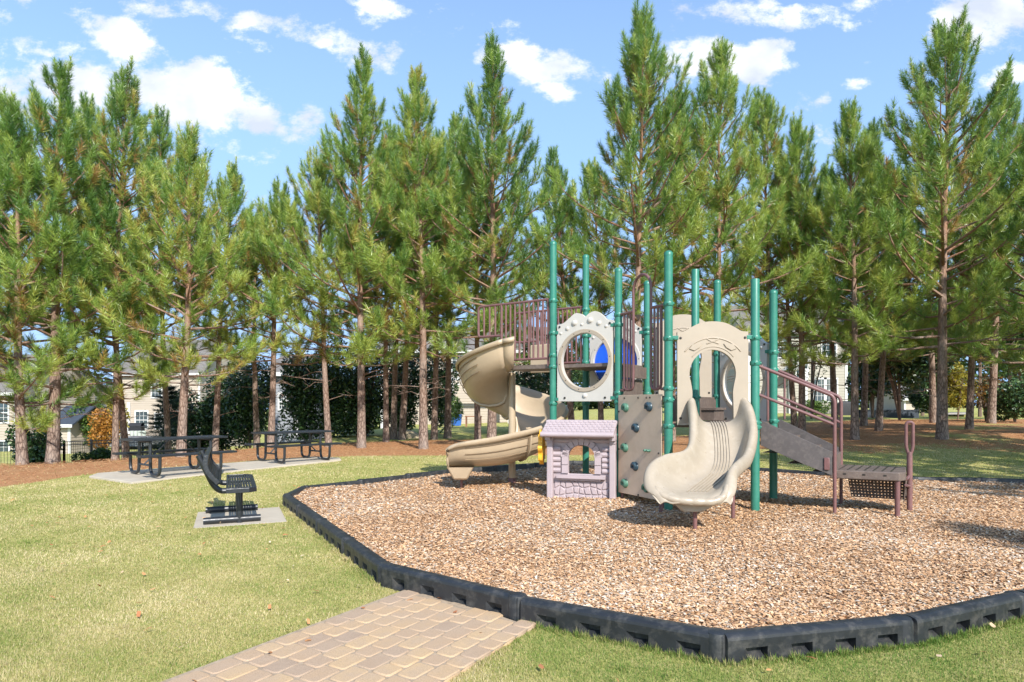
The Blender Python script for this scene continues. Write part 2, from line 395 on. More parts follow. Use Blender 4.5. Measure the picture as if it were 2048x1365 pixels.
def straw_w(x, y):
    f = np.interp(x, STRAW_F[:, 0], STRAW_F[:, 1]); b = np.interp(x, STRAW_B[:, 0], STRAW_B[:, 1])
    w = sm((y - f + .5) / 1.0) * sm((b - y + .9) / 1.8)
    p = .5 + .5 * np.sin(x * 1.3 + 2) * np.sin(y * .9 + x * .4)          # patchy straw under the right-hand pines
    w2 = sm((x - 8) / 3) * sm((y - 15.5) / 3) * sm((33 - y) / 4) * (.35 + .55 * p)
    return np.clip(np.maximum(w, w2), 0, 1)
xs = np.unique(np.concatenate([np.linspace(-400, -60, 12), np.linspace(-60, -20, 21), np.arange(-20, 20.01, .25), np.linspace(20, 60, 21), np.linspace(60, 400, 12)]))
ys = np.unique(np.concatenate([np.linspace(-60, -5, 10), np.arange(-5, 28.01, .25), np.linspace(28, 70, 30), np.linspace(70, 600, 16)]))
GX, GY = np.meshgrid(xs, ys); GZ = gz(GX, GY)
ins = inside(GX, GY, BP) & (seg_dist(GX, GY, BP) > .3)
GZ = np.where(ins, -.14, GZ)
nx, ny = len(xs), len(ys)
idx = np.arange(nx * ny).reshape(ny, nx)
F = np.stack([idx[:-1, :-1], idx[:-1, 1:], idx[1:, 1:], idx[1:, :-1]], -1).reshape(-1, 4)
sw = straw_w(GX, GY)
def ground_mat():
    m, nt, p = new_mat('lawn_and_straw')
    co = worldco(nt)
    big = noise(nt, .55, 5, co, .6); mid = noise(nt, 4.5, 6, co, .65); fine = noise(nt, 95, 3, worldco(nt, (1, 1, .3)), .7)
    g = ramp(nt, big, [(.32, (.22, .27, .06)), (.5, (.37, .35, .11)), (.68, (.50, .42, .18))])
    g2 = ramp(nt, mid, [(.35, (.18, .24, .05)), (.5, (.33, .32, .10)), (.66, (.50, .42, .19))])
    g = mixc(nt, .5, g, g2)
    g = mixc(nt, .75, g, ramp(nt, fine, [(.3, (.35, .4, .3)), (.5, (1, 1, 1)), (.72, (1.7, 1.6, 1.5))]), 'MULTIPLY')
    s = ramp(nt, noise(nt, 38, 6, worldco(nt, (1, 1, 1)), .75), [(.28, (.15, .07, .032)), (.5, (.40, .19, .085)), (.72, (.58, .36, .19))])
    s = mixc(nt, ramp(nt, noise(nt, 1.1, 5, co), [(.45, (0, 0, 0)), (.8, (.45, .45, .45))]), s, (.40, .28, .14))
    at = nt.nodes.new('ShaderNodeAttribute'); at.attribute_name = 'straw'
    nn = noise(nt, 2.6, 8, co, .7)
    ad = nt.nodes.new('ShaderNodeMath'); ad.operation = 'ADD'; nt.links.new(at.outputs['Fac'], ad.inputs[0]); nt.links.new(nn, ad.inputs[1])
    k = ramp(nt, ad.outputs[0], [(.84, (0, 0, 0)), (1.06, (1, 1, 1))])
    # ramp input is clamped at 1, so halve it first
    hv = nt.nodes.new('ShaderNodeMath'); hv.operation = 'MULTIPLY'; hv.inputs[1].default_value = .5; nt.links.new(ad.outputs[0], hv.inputs[0])
    k = ramp(nt, hv.outputs[0], [(.42, (0, 0, 0)), (.53, (1, 1, 1))])
    nt.links.new(mixc(nt, k, g, s), p.inputs['Base Color']); p.inputs['Roughness'].default_value = .95; p.inputs['Specular IOR Level'].default_value = .1
    bump(nt, p, fine, .6, .03)
    return m
M['ground'] = ground_mat()
ground = np_mesh('lawn', np.stack([GX, GY, GZ], -1).reshape(-1, 3), F, M['ground'], attrs={'straw': sw.ravel()}, smooth=True)
tag(ground, kind='structure')

# ------------------------------------------------------------------ mulch
def mz(x, y):
    d = seg_dist(x, y, BP)
    return .06 * (1 - sm((d - .1) / 1.3)) + .014 * np.sin(x * 3.1 + .7 * np.sin(y * 1.7)) * np.sin(y * 2.3 + 1) + .012 * np.sin(x * 1.1 + y * 1.7) + .004
st = .08
mx_, my_ = np.meshgrid(np.arange(-4, 11.2, st), np.arange(3.4, 15.4, st))
mZ = mz(mx_, my_); mi = inside(mx_, my_, BP); md = seg_dist(mx_, my_, BP)
keep = mi & (md > .04); ii = np.arange(mx_.size).reshape(mx_.shape)
q = keep[:-1, :-1] & keep[:-1, 1:] & keep[1:, 1:] & keep[1:, :-1]
FF = np.stack([ii[:-1, :-1], ii[:-1, 1:], ii[1:, 1:], ii[1:, :-1]], -1)[q]
def mulch_mat():
    m, nt, p = new_mat('mulch_base')
    co = worldco(nt)
    v = nd(nt, 'ShaderNodeTexVoronoi', Scale=34.0, Randomness=1.0); nt.links.new(worldco(nt, (1, 1.25, 1)), v.inputs['Vector'])
    sx = nt.nodes.new('ShaderNodeSeparateColor'); nt.links.new(v.outputs['Color'], sx.inputs[0])
    c = ramp(nt, sx.outputs[0], [(0, (.16, .085, .05)), (.3, (.36, .21, .12)), (.6, (.55, .35, .20)), (.85, (.58, .46, .34)), (1, (.68, .6, .5))])
    nt.links.new(c, p.inputs['Base Color']); p.inputs['Roughness'].default_value = .9; p.inputs['Specular IOR Level'].default_value = .15
    bump(nt, p, v.outputs['Distance'], .8, .02); return m
mb_ = np_mesh('mulch_bed', np.stack([mx_, my_, mZ], -1).reshape(-1, 3), FF, mulch_mat(), smooth=True); tag(mb_, kind='structure')
def sample(n, x0, x1, y0, y1): return rng.uniform(x0, x1, n), rng.uniform(y0, y1, n)
def in_view(x, y, marg=1.2): return (y > 2.4) & (np.abs(x) < y * .83 + marg)
def flakes(x, y, z, L, Wd, tilt, bend=.25):
    """thin curved chips: two quads each"""
    n = len(x); a = rng.uniform(0, 2 * np.pi, n); t1 = rng.normal(0, tilt, n); t2 = rng.normal(0, tilt, n)
    u = np.stack([np.cos(a), np.sin(a), np.tan(t1)], -1); u /= np.linalg.norm(u, axis=1)[:, None]
    w = np.stack([-np.sin(a), np.cos(a), np.tan(t2)], -1); w /= np.linalg.norm(w, axis=1)[:, None]
    c = np.stack([x, y, z], -1); hl = (L / 2)[:, None]; hw = (Wd / 2)[:, None]
    s = rng.uniform(.55, 1, (n, 1)); up = np.array([0, 0, 1.0]) * (L * bend * rng.uniform(-.6, 1, n))[:, None] * .5
    V = np.stack([c - u * hl - w * hw * s, c - u * hl + w * hw, c + up + w * hw * 1.1, c + up - w * hw * 1.1, c + u * hl + w * hw * s, c + u * hl - w * hw * .8], 1)
    b = np.arange(n)[:, None] * 6
    F = np.concatenate([b + np.array([0, 1, 2, 3]), b + np.array([3, 2, 4, 5])], 0)
    return V.reshape(-1, 3), F
CX, CY, CS = [], [], []
for y0, y1, den, sc in ((3.4, 6.2, 5000, .9), (6.2, 8.6, 3200, .98), (8.6, 12, 1300, 1.2), (12, 15.3, 800, 1.5)):
    x, y = sample(int(den * 15.4 * (y1 - y0)), -4, 11.4, y0, y1)
    k = inside(x, y, BP) & (seg_dist(x, y, BP) > .07) & in_view(x, y, 1.0)
    CX.append(x[k]); CY.append(y[k]); CS.append(np.full(k.sum(), sc))
x, y, s = map(np.concatenate, (CX, CY, CS)); n = len(x)
V, Fc = flakes(x, y, mz(x, y) + rng.uniform(0, .016, n), rng.uniform(.019, .046, n) * s, rng.uniform(.009, .020, n) * s, .23)
patch = .5 + .5 * np.sin(x * 1.7 + np.sin(y * 1.9) * 1.5)
tint = np.clip(rng.beta(1.6, 1.5, n) * .95 + .16 * (patch - .5) + rng.normal(0, .05, n), 0, 1)
chips = np_mesh('wood_chips', V, Fc, M['chips'], attrs={'tint': np.concatenate([tint, tint])}); tag(chips, 'loose tan and grey wood chips filling the bordered play area', kind='stuff')

# ------------------------------------------------------------------ black border timbers
def timber(mb, L):
    """one border timber along +X (outer face at y=0 looking to -Y), knuckle at its end"""
    prof = [(.125, -.10), (.125, .170), (.117, .188), (.098, .198), (.05, .200), (.018, .194), (.004, .182), (0, .165)]
    e0, e1 = .0, L - .03
    mb.loft([[Vector((x, y, z)) for y, z in prof] for x in (e0, e0 + .015, e1 - .015, e1)])
    for x in (e0, e1):
        mb.add([(x, y, z) for y, z in prof] + [(x, 0, -.1)], [tuple(range(9))])
    # outer face with four funnel-shaped pockets
    nb = 4; pw = .15; cs = [e0]
    for i in range(nb):
        c = e0 + (e1 - e0) * (i + .62) / (nb + .25); cs += [c - pw / 2, c + pw / 2]
    cs.append(e1); zs = [-.10, .03, .115, .165]
    for i in range(len(cs) - 1):
        for j in range(3):
            a, b, c, d = cs[i], cs[i + 1], zs[j], zs[j + 1]
            if j == 1 and i % 2 == 1:
                iv = [(a + .045, .055, c + .035), (b - .004, .06, c + .035), (b - .004, .06, d - .004), (a + .045, .055, d - .004)]
                ov = [(a, 0, c), (b, 0, c), (b, 0, d), (a, 0, d)]
                mb.add(ov + iv, [(0, 1, 5, 4), (1, 2, 6, 5), (2, 3, 7, 6), (3, 0, 4, 7), (4, 5, 6, 7)])
            else: mb.quad((a, 0, c), (b, 0, c), (b, 0, d), (a, 0, d))
    # rounded end knuckle standing slightly proud and the low foot that takes the next timber
    mb.lathe((L - .075, .062, 0), [(.074, -.1), (.074, .165), (.066, .194), (.045, .2025), (0, .2035)], 16)
    mb.lathe((L + .01, .05, 0), [(.085, -.1), (.083, .0), (.066, .026), (0, .036)], 16)
segs_ = []
nb_ = len(BORD)
for i in range(nb_):
    a, b = Vector((*BORD[i], 0)), Vector((*BORD[(i + 1) % nb_], 0)); L = (b - a).length
    k = max(1, round(L / 1.3))
    for j in range(k): segs_.append((a + (b - a) * (j / k), (b - a).normalized(), L / k))
meshes_ = {}
NEAR = ['black plastic border timber across the end of the paver path', 'black plastic border timber in the grass just right of the paver path',
        'black plastic border timber in the lower right grass, first past the front corner bend', 'black plastic border timber running out of the photo at the lower right edge']
ORD = ['first', 'second', 'third', 'fourth', 'fifth', 'sixth', 'seventh', 'eighth', 'ninth', 'tenth', 'eleventh', 'twelfth']
nseg = len(segs_); left_n = 0
for i, (a, t, L) in enumerate(segs_):
    mid = a + t * (L / 2)
    if not (abs(mid.x) < mid.y * .83 + .9): continue
    mb = MB(); timber(mb, L)
    o = mb.build('border_timber', M['black_plastic'], smooth=30)
    ang = math.atan2(t.y, t.x); o.rotation_euler = (0, 0, ang)
    zz = gzs(mid.x, mid.y); o.location = (a.x, a.y, max(zz - .02, -.065) - (.012 if i else 0))
    if i < 4: lab = NEAR[i]
    elif mid.y < 9: lab = 'black plastic border timber beyond the right edge of the photo'
    elif i >= nseg - 4: lab = ORD[nseg - 1 - i] + ' black border timber back from the paver path along the lawn beside the bench'
    elif i == nseg - 5: lab = 'short black border timber at the far left corner nearest the bench'
    elif mid.x > 4.9: lab = ORD[[s for s in range(nseg) if segs_[s][0].y > 9 and segs_[s][0].x > 4.9 and abs(segs_[s][0].x) < segs_[s][0].y * .83 + .9].index(i) if i in [s for s in range(nseg) if segs_[s][0].y > 9 and segs_[s][0].x > 4.9 and abs(segs_[s][0].x) < segs_[s][0].y * .83 + .9] else 0] + ' black border timber from the right along the shaded back lawn'
    else:
        left_n += 1; lab = ORD[left_n - 1] + ' black border timber of the sunny back edge, counted from behind the ramp leftwards'
    tag(o, lab, 'border timber', 'black plastic timbers around the play area')

# ------------------------------------------------------------------ paver path
pl0, pr0, pr1, pl1 = [Vector((*p, 0)) for p in PATH]
d_ = Vector((*PD, 0)).normalized(); nrm = Vector((d_.y, -d_.x, 0))
mbp = MB(); tints = []
W_ = PWID; rows = 9; rw = W_ / rows
for r_ in range(rows):
    s = -.3 - rng.uniform(0, .2); 
    end = 4.75 + (-(r_ + .5) * rw) * .0
    off0 = (r_ + .5) * rw
    base = pl0 + nrm * off0
    # length of this course: up to the border line
    lim = 4.95
    while s < lim + .1:
        L = random.choice([.145, .145, .18, .21, .21])
        c = base + d_ * (s + L / 2)
        ok = True
        if inside(np.array([c.x]), np.array([c.y]), BP)[0]: ok = False
        if ok:
            j = .0025 + random.random() * .002; hl, hw = L / 2 - j, rw / 2 - j; dz = random.uniform(-.002, .002); rot = random.uniform(-.02, .02)
            tx = (d_ * math.cos(rot) + nrm * math.sin(rot)); nx_ = Vector((tx.y, -tx.x, 0))
            def ring(ins_, z, rd):
                out = []
                for sx, sy in ((-1, -1), (1, -1), (1, 1), (-1, 1)):
                    X, Y = sx * (hl - ins_), sy * (hw - ins_)
                    for (ux, uy) in (((1, 0), (0, 1)) if sx * sy > 0 else ((0, 1), (1, 0))):
                        # two points per corner, chamfered in plan
                        out.append(c + tx * (X - sx * rd * (1 if ux == 0 else 0)) + nx_ * (Y - sy * rd * (1 if uy == 0 else 0)) + Vector((0, 0, z + dz)))
                return out
            rings = [ring(0, -.035, .016), ring(0, -.008, .016), ring(.003, -.003, .016), ring(.009, 0, .014)]
            n0 = len(mbp.f); nv = len(mbp.v)
            mbp.loft(rings, True); mbp.add(rings[-1], [tuple(range(8))])
            tints += [random.random()] * (len(mbp.f) - n0)
        s += L
def paver_mat():
    m, nt, p = new_mat('concrete_pavers')
    at = nt.nodes.new('ShaderNodeAttribute'); at.attribute_name = 'tint'
    co = worldco(nt)
    c = ramp(nt, at.outputs['Fac'], [(0, (.33, .24, .17)), (.25, (.40, .28, .18)), (.6, (.44, .305, .18)), (1, (.48, .335, .19))])
    c = mixc(nt, ramp(nt, noise(nt, 5, 7, co, .7), [(.4, (0, 0, 0)), (.68, (.7, .7, .7))]), c, (.39, .29, .205))
    c = mixc(nt, .6, c, ramp(nt, noise(nt, 180, 2, co), [(.3, (.7, .7, .7)), (.5, (1, 1, 1)), (.75, (1.25, 1.22, 1.2))]), 'MULTIPLY')
    nt.links.new(c, p.inputs['Base Color']); p.inputs['Roughness'].default_value = .9; p.inputs['Specular IOR Level'].default_value = .2
    bump(nt, p, noise(nt, 160, 3, co), .35, .006); return m
V = np.array([tuple(v) for v in mbp.v]); 
me = bpy.data.meshes.new('path'); me.from_pydata(mbp.v, [], mbp.f)
me.attributes.new('tint', 'FLOAT', 'FACE').data.foreach_set('value', np.array(tints, np.float32))
me.shade_smooth(); me.set_sharp_from_angle(angle=R(50))
pth = link_mesh('path', me, paver_mat()); pth.location = (0, 0, -.02); tag(pth, kind='structure')
jm = MB(); q0, q1, q2, q3 = [Vector((p[0], p[1], -.0262)) for p in PATH]
jm.quad(q0 - d_ * .3 - nrm * .03, q1 - d_ * .3 + nrm * .0, q2 + d_ * .2 + nrm * .0, q3 + d_ * .2 - nrm * .03)
tag(jm.build('joint_sand', mk('joint_sand', (.33, .25, .17), .95, .2, 30), smooth=0), kind='structure')

# ------------------------------------------------------------------ concrete pads
pm = MB(); n = len(PADT)
zt = [gzs(*p) + .045 for p in PADT]
pm.add([(p[0], p[1], z) for p, z in zip(PADT, zt)] + [(p[0], p[1], z - .2) for p, z in zip(PADT, zt)],
       [tuple(range(n))] + [(i, i + n, (i + 1) % n + n, (i + 1) % n) for i in range(n)])
tag(pm.build('concrete_pad', M['concrete'], smooth=0, bevel=.012), kind='structure')
bx = Vector((math.cos(BENCH_A), math.sin(BENCH_A), 0)); by = Vector((-bx.y, bx.x, 0))
pc = BENCH_O + bx * .12
bm_ = MB(); bm_.obox((pc.x, pc.y, -.10), bx, by, (0, 0, 1), .56, .66, .055); PADB = [pc + bx * (.56 * i) + by * (.66 * j) for i, j in ((-1, -1), (1, -1), (1, 1), (-1, 1))]
tag(bm_.build('concrete_pad', M['concrete'], smooth=0, bevel=.012), kind='structure')
PADBa = np.array([(p.x, p.y) for p in PADB])

# ------------------------------------------------------------------ grass blades and loose straw
GXs, GYs, GWs, GHs = [], [], [], []
for y0, y1, den, wd, hh in ((2.5, 4.4, 18000, .0040, .021), (4.4, 6.0, 11000, .0052, .021), (6.0, 8.5, 4800, .0075, .022), (8.5, 13, 1500, .012, .026), (13, 19, 520, .018, .03)):
    half = y1 * .83 + 2.8
    x, y = sample(int(den * 2 * half * (y1 - y0)), -half, half, y0, y1)
    k = in_view(x, y, 2.6) & ~(inside(x, y, BP) | (seg_dist(x, y, BP) < .02)) & ~inside(x, y, PATH) & ~inside(x, y, PADT) & ~inside(x, y, PADBa)
    x, y = x[k], y[k]; k = rng.uniform(0, 1, len(x)) > straw_w(x, y) * .97
    x, y = x[k], y[k]; n = len(x)
    GXs.append(x); GYs.append(y); GWs.append(wd * rng.uniform(.7, 1.4, n)); GHs.append(hh * rng.uniform(.5, 1.35, n))
def edge_blades(a, b, n, side, w0, h0, spread=.03):
    a, b = np.array(a), np.array(b); t = rng.uniform(0, 1, n); nn = np.array([(b - a)[1], -(b - a)[0]]); nn = nn / np.linalg.norm(nn) * side
    clump = .6 + .4 * np.sin(t * 37) * np.sin(t * 91 + 1)
    p = a + (b - a) * t[:, None] + nn * np.abs(rng.normal(.004, spread, n))[:, None]
    k = in_view(p[:, 0], p[:, 1], .6)
    GXs.append(p[k, 0]); GYs.append(p[k, 1]); GWs.append(w0 * rng.uniform(.7, 1.4, k.sum())); GHs.append((h0 * clump * rng.uniform(.6, 1.5, n))[k])
edge_blades(PATH[0], PATH[3], 5200, -1, .0045, .034); edge_blades(PATH[1], PATH[2], 5200, 1, .0045, .034)
for i in (1, 2, 3): edge_blades(BORD[i], BORD[i + 1], 2600, 1, .0045, .055, .025)
edge_blades(BORD[-1], BORD[0], 7000, 1, .006, .045, .03); edge_blades(BORD[-2], BORD[-1], 1200, 1, .009, .05, .03); edge_blades(BORD[-3], BORD[-2], 1500, 1, .011, .05, .03)
nt_ = 420; tx_, ty_ = sample(nt_, -7, 5.5, 2.8, 9.5)                              # coarser tufts and weeds dotted through the turf
kk = in_view(tx_, ty_, .3) & ~inside(tx_, ty_, BP) & ~inside(tx_, ty_, PATH) & ~inside(tx_, ty_, PADBa)
for q in np.where(kk)[0]:
    m_ = rng.integers(14, 40); GXs.append(tx_[q] + rng.normal(0, .022, m_)); GYs.append(ty_[q] + rng.normal(0, .022, m_)); GWs.append(np.full(m_, .0055)); GHs.append(.042 * rng.uniform(.5, 1.3, m_))
x, y, wd, hh = map(np.concatenate, (GXs, GYs, GWs, GHs)); n = len(x)
pn = np.sin(x * 1.9 + 1.3 * np.sin(y * 1.4)) * np.sin(y * 1.6 + 1.1 * np.sin(x * 1.15)) + .5 * np.sin(x * 5.1 + y * 3.7) * np.sin(y * 4.7 - x * 2.2)
green = np.exp(-((seg_dist(x, y, BP) - .1) / .5) ** 2) * .20 * (x > 0) + .20 * sm((x + .2) / .8) * sm((5.2 - y) / 1.5)          # lusher strip beside the timbers
a = rng.uniform(0, 2 * np.pi, n); lean = rng.uniform(.1, 1.5, n)
z = gz(x, y)
bw = np.stack([np.cos(a), np.sin(a), np.zeros(n)], -1) * (wd / 2)[:, None]
sel = None; tip = np.stack([-np.sin(a) * lean, np.cos(a) * lean, np.ones(n)], -1); tip = tip / np.linalg.norm(tip, axis=1)[:, None] * hh[:, None]
c = np.stack([x, y, z - .002], -1)
V = np.stack([c - bw, c + bw, c + tip], 1).reshape(-1, 3)
tint = np.clip(.65 + .17 * pn - green + rng.normal(0, .17, n), 0, 1)
gr = np_mesh('grass', V, np.arange(3 * n).reshape(-1, 3), M['grass'], attrs={'tint': tint}); tag(gr, 'short green and straw coloured lawn grass', kind='stuff')
# loose needles on the straw bed
x, y = sample(90000, -20, 22, 9, 30); w = straw_w(x, y); k = (rng.uniform(0, 1, len(x)) < w) & in_view(x, y, 1.5) & ~inside(x, y, PADT) & ~inside(x, y, BP); x, y = x[k], y[k]; n = len(x)
a = rng.uniform(0, np.pi, n); L = rng.uniform(.08, .2, n); u = np.stack([np.cos(a), np.sin(a), rng.normal(0, .25, n)], -1) * (L / 2)[:, None]; v = np.stack([-np.sin(a), np.cos(a), rng.normal(0, .4, n)], -1) * .007
c = np.stack([x, y, gz(x, y) + .012 + rng.uniform(0, .05, n)], -1)
V = np.stack([c - u, c + v, c + u], 1).reshape(-1, 3)
ps = np_mesh('pine_straw', V, np.arange(3 * n).reshape(-1, 3), M['straw'], attrs={'tint': rng.uniform(0, 1, n)}); tag(ps, 'fallen reddish pine needles under the row of pines', kind='stuff')
# a few fallen leaves and pale bits on the lawn
x, y = sample(900, -9, 6, 2.6, 12); k = in_view(x, y, .2) & ~inside(x, y, BP) & ~inside(x, y, PADT); x, y = x[k][:170], y[k][:170]; n = len(x)
V, Fc = flakes(x, y, gz(x, y) + .035, rng.uniform(.02, .06, n), rng.uniform(.012, .03, n), .3); tn = rng.uniform(0, 1, n)
tag(np_mesh('fallen_leaves', V, Fc, M['leaf_litter'], attrs={'tint': np.concatenate([tn, tn])}), 'scattered dry leaves on the lawn', kind='stuff')
# ------------------------------------------------------------------ picnic tables
def bez_arc(c, r, a0, a1, n, ex, ez):
    return [c + ex * (r * math.cos(a0 + (a1 - a0) * i / n)) + ez * (r * math.sin(a0 + (a1 - a0) * i / n)) for i in range(n + 1)]
def rounded_path(pts, r, n=5):
    """polyline with filleted corners"""
    P = [Vector(p) for p in pts]; out = [P[0]]
    for i in range(1, len(P) - 1):
        a, b = (P[i - 1] - P[i]), (P[i + 1] - P[i]); k = min(r, a.length * .49, b.length * .49)
        A, B = P[i] + a.normalized() * k, P[i] + b.normalized() * k
        for j in range(n + 1):
            t = j / n; out.append(A * (1 - t) ** 2 + P[i] * 2 * t * (1 - t) + B * t ** 2)
    out.append(P[-1]); return out
def slatted(mb, L, Wd, z, th=.045, slot=.018, pitch=.042, along='x'):
    """steel plank with rim and slots: rim frame plus thin bars"""
    rim = .035
    mb.box(-L / 2, L / 2, -Wd / 2, -Wd / 2 + rim, z - th, z); mb.box(-L / 2, L / 2, Wd / 2 - rim, Wd / 2, z - th, z)
    mb.box(-L / 2, -L / 2 + rim, -Wd / 2 + rim, Wd / 2 - rim, z - th, z); mb.box(L / 2 - rim, L / 2, -Wd / 2 + rim, Wd / 2 - rim, z - th, z)
    return rim
def plank(mb, L, Wd, z, y0=0.0):
    rim = .03; th = .042
    for (a, b, c, d) in ((-L / 2, L / 2, -Wd / 2, -Wd / 2 + rim), (-L / 2, L / 2, Wd / 2 - rim, Wd / 2), (-L / 2, -L / 2 + rim, -Wd / 2 + rim, Wd / 2 - rim), (L / 2 - rim, L / 2, -Wd / 2 + rim, Wd / 2 - rim)):
        mb.box(a, b, y0 + c, y0 + d, z - th, z)
    n = int((Wd - 2 * rim) / .036); p = (Wd - 2 * rim) / n
    for i in range(n):                                   # bars across the plank leave rows of slots
        yc = y0 - Wd / 2 + rim + (i + .5) * p
        mb.box(-L / 2 + rim, L / 2 - rim, yc - p * .31, yc + p * .31, z - .012, z - .003)
    for i in range(int(L / .12)):
        xc = -L / 2 + (i + .5) * L / int(L / .12)
        mb.box(xc - .012, xc + .012, y0 - Wd / 2 + rim, y0 + Wd / 2 - rim, z - .015, z - .0045)
def picnic_table(loc, rz, label):
    t = empty('picnic_table', loc, rz, label, 'picnic table', 'charcoal picnic tables on the concrete slab')
    L = 1.93
    mb = MB(); plank(mb, L, .72, .765); mb.build('tabletop', M['black_metal'], t, smooth=0, world=False, bevel=.006)
    for s in (-1, 1):
        mb = MB(); plank(mb, L, .26, .455, s * .63); mb.build('seat', M['black_metal'], t, smooth=0, world=False, bevel=.006)
    for x in (-.62, .62):
        mb = MB()
        for s in (-1, 1):
            pts = rounded_path([(x, s * .27, .72), (x, s * .27, .40), (x, s * .29, .035), (x, s * .72, .035), (x, s * .73, .41)], .15, 6)
            mb.tube(pts, .032, 10)
            mb.tube([(x, s * .27, .40), (x, s * .74, .405)], .024, 8)
        mb.tube([(x, -.27, .22), (x, .27, .22)], .022, 8); mb.tube([(x, -.34, .70), (x, .34, .70)], .022, 8)
        mb.build('leg_frame', M['black_metal'], t, world=False)
        s = 1 if x > 0 else -1
        mb = MB(); mb.tube([(x, .0, .24), (s * .16, 0, .70)], .017, 8); mb.build('brace', M['black_metal'], t, world=False)
    return t
def dirang(dx, dy): return math.atan2(dy, dx)
c1 = (-7.22, 13.5); c2 = (-5.70, 16.40)
picnic_table((*c1, gzs(*c1) + .047), dirang(.62, .78), 'charcoal steel picnic table nearer the bench, partly hidden behind the bench backrest')
picnic_table((*c2, gzs(*c2) + .047), dirang(.68, .73), 'charcoal steel picnic table farther back, on the slab end nearest the play area')

# ------------------------------------------------------------------ bench (local x = facing direction, y along the bench)
bn = empty('bench', BENCH_O, BENCH_A, 'charcoal steel bench with curved backrest on a small concrete pad in the lawn', 'bench')
mb = MB(); L, Wd, z = 1.78, .36, .50
ch = .09
out = [(-Wd / 2 + .12, -L / 2), (Wd / 2 + .12 - ch, -L / 2), (Wd / 2 + .12, -L / 2 + ch), (Wd / 2 + .12, L / 2 - ch), (Wd / 2 + .12 - ch, L / 2), (-Wd / 2 + .12, L / 2)]
hole = [(-Wd / 2 + .15, -L / 2 + .035), (Wd / 2 + .08 - ch, -L / 2 + .035), (Wd / 2 + .085, -L / 2 + ch + .02), (Wd / 2 + .085, L / 2 - ch - .02), (Wd / 2 + .08 - ch, L / 2 - .035), (-Wd / 2 + .15, L / 2 - .035)]
mb.prism(out, [hole], lambda a, b, o: Vector((a, b, z - .03 + o)), .06)
n = 9
for i in range(n):
    xc = -Wd / 2 + .12 + .03 + (i + .5) * (Wd - .06) / n
    yl = L / 2 - .03 if xc < Wd / 2 + .12 - ch else L / 2 - .03 - (xc - (Wd / 2 + .12 - ch))
    mb.box(xc - .0135, xc + .0135, -yl, yl, z - .014, z - .004)
for yy in (-.6, -.2, .2, .6): mb.box(-Wd / 2 + .15, Wd / 2 + .08, yy - .015, yy + .015, z - .03, z - .0145)
mb.build('seat', M['black_metal'], bn, smooth=0, world=False, bevel=.006)
mb = MB()                                     # backrest: slatted plate, curved in profile, leaning back
def backprof(s): return Vector((-.17 - .135 * s - .06 * math.sin(s * math.pi) + .02, 0, .575 + .335 * s))
ks = [backprof(i / 8) for i in range(9)]; hw = L / 2
for i in range(8):
    a, b = ks[i], ks[i + 1]; tdir = (b - a).normalized(); nn = Vector((tdir.z, 0, -tdir.x))
    for (y0, y1) in ((-hw, -hw + .03), (hw - .03, hw)):
        mb.obox((a + b) / 2 + Vector((0, (y0 + y1) / 2, 0)), tdir, (0, 1, 0), nn, (b - a).length / 2 + .002, (y1 - y0) / 2, .028)
    m = a * .5 + b * .5
    mb.obox(m, tdir, (0, 1, 0), nn, (b - a).length * .46, hw - .032, .005)
for s in (0, 1):
    p = backprof(s); tdir = (backprof(min(1, s + .05)) - backprof(max(0, s - .05))).normalized(); nn = Vector((tdir.z, 0, -tdir.x))
    mb.obox(p, tdir, (0, 1, 0), nn, .018, hw - .03, .028)
mb.build('backrest', M['black_metal'], bn, smooth=40, world=False, bevel=.004)
for s in (-1, 1):
    y = s * .47
    mb = MB(); mb.tube(rounded_path([(.14, y, .425), (-.14, y, .425), (-.22, y, .52), (-.385, y, .90)], .16, 8), .037, 12)
    mb.build('back_arm', M['black_metal'], bn, world=False)
    mb = MB(); mb.tube([(.10, y, .0), (.10, y, .44)], .042, 14); mb.obox((.10, y, .435), (1, 0, 0), (0, 1, 0), (0, 0, 1), .16, .045, .012)
    mb.build('leg', M['black_metal'], bn, world=False)
    mb = MB(); mb.tube([(-.33, y, .05), (.36, y, .05)], .042, 14); mb.build('foot', M['black_metal'], bn, world=False)

# ------------------------------------------------------------------ play structure
PS = {'F': (2.938, 10.075), 'C': (1.721, 10.16), 'E': (2.256, 9.063), 'H': (3.473, 8.978), 'I': (4.155, 9.99), 'G': (3.621, 11.086), 'D': (2.404, 11.171), 'A': (.71, 10.842), 'B': (1.392, 11.853)}
PV = {k: Vector((*v, 0)) for k, v in PS.items()}
ps_ = empty('play_structure', (2.4, 10.2, 0), 0, 'green post playground climbing set with tan slides on the wood chips', 'playground')
def part(mb, name, mat, parent=ps_, **kw): return mb.build(name, M[mat], parent, **kw)
class Face:
    def __init__(s, a, b, off=0.0):
        a = PV[a] if isinstance(a, str) else Vector((*a, 0)); b = PV[b] if isinstance(b, str) else Vector((*b, 0))
        s.t = (b - a).normalized(); s.n = Vector((s.t.y, -s.t.x, 0)); s.o = a + s.n * off; s.L = (b - a).length
    def __call__(s, u, z, o=0.0): return s.o + s.t * u + s.n * o + Vector((0, 0, z))
PR = .061
top = dict(A=4.32, B=4.33, C=3.71, D=3.70, E=3.715, F=3.675, G=3.70, H=3.30, I=3.325)
clamps = dict(A=(3.30, 2.74, 2.36, 2.16, 1.53, 1.0), B=(3.30, 2.80, 2.30, 2.16, 1.53), C=(2.96, 2.80, 1.70, 1.55, 1.02, .15), D=(2.86, 2.78, 1.70), E=(2.96, 2.46, 1.74, 1.58, 1.20),
              F=(1.63,), G=(2.40, 1.66, 1.25), H=(2.46, 2.10, 1.25, 1.19), I=(2.34, 2.06, 1.25))
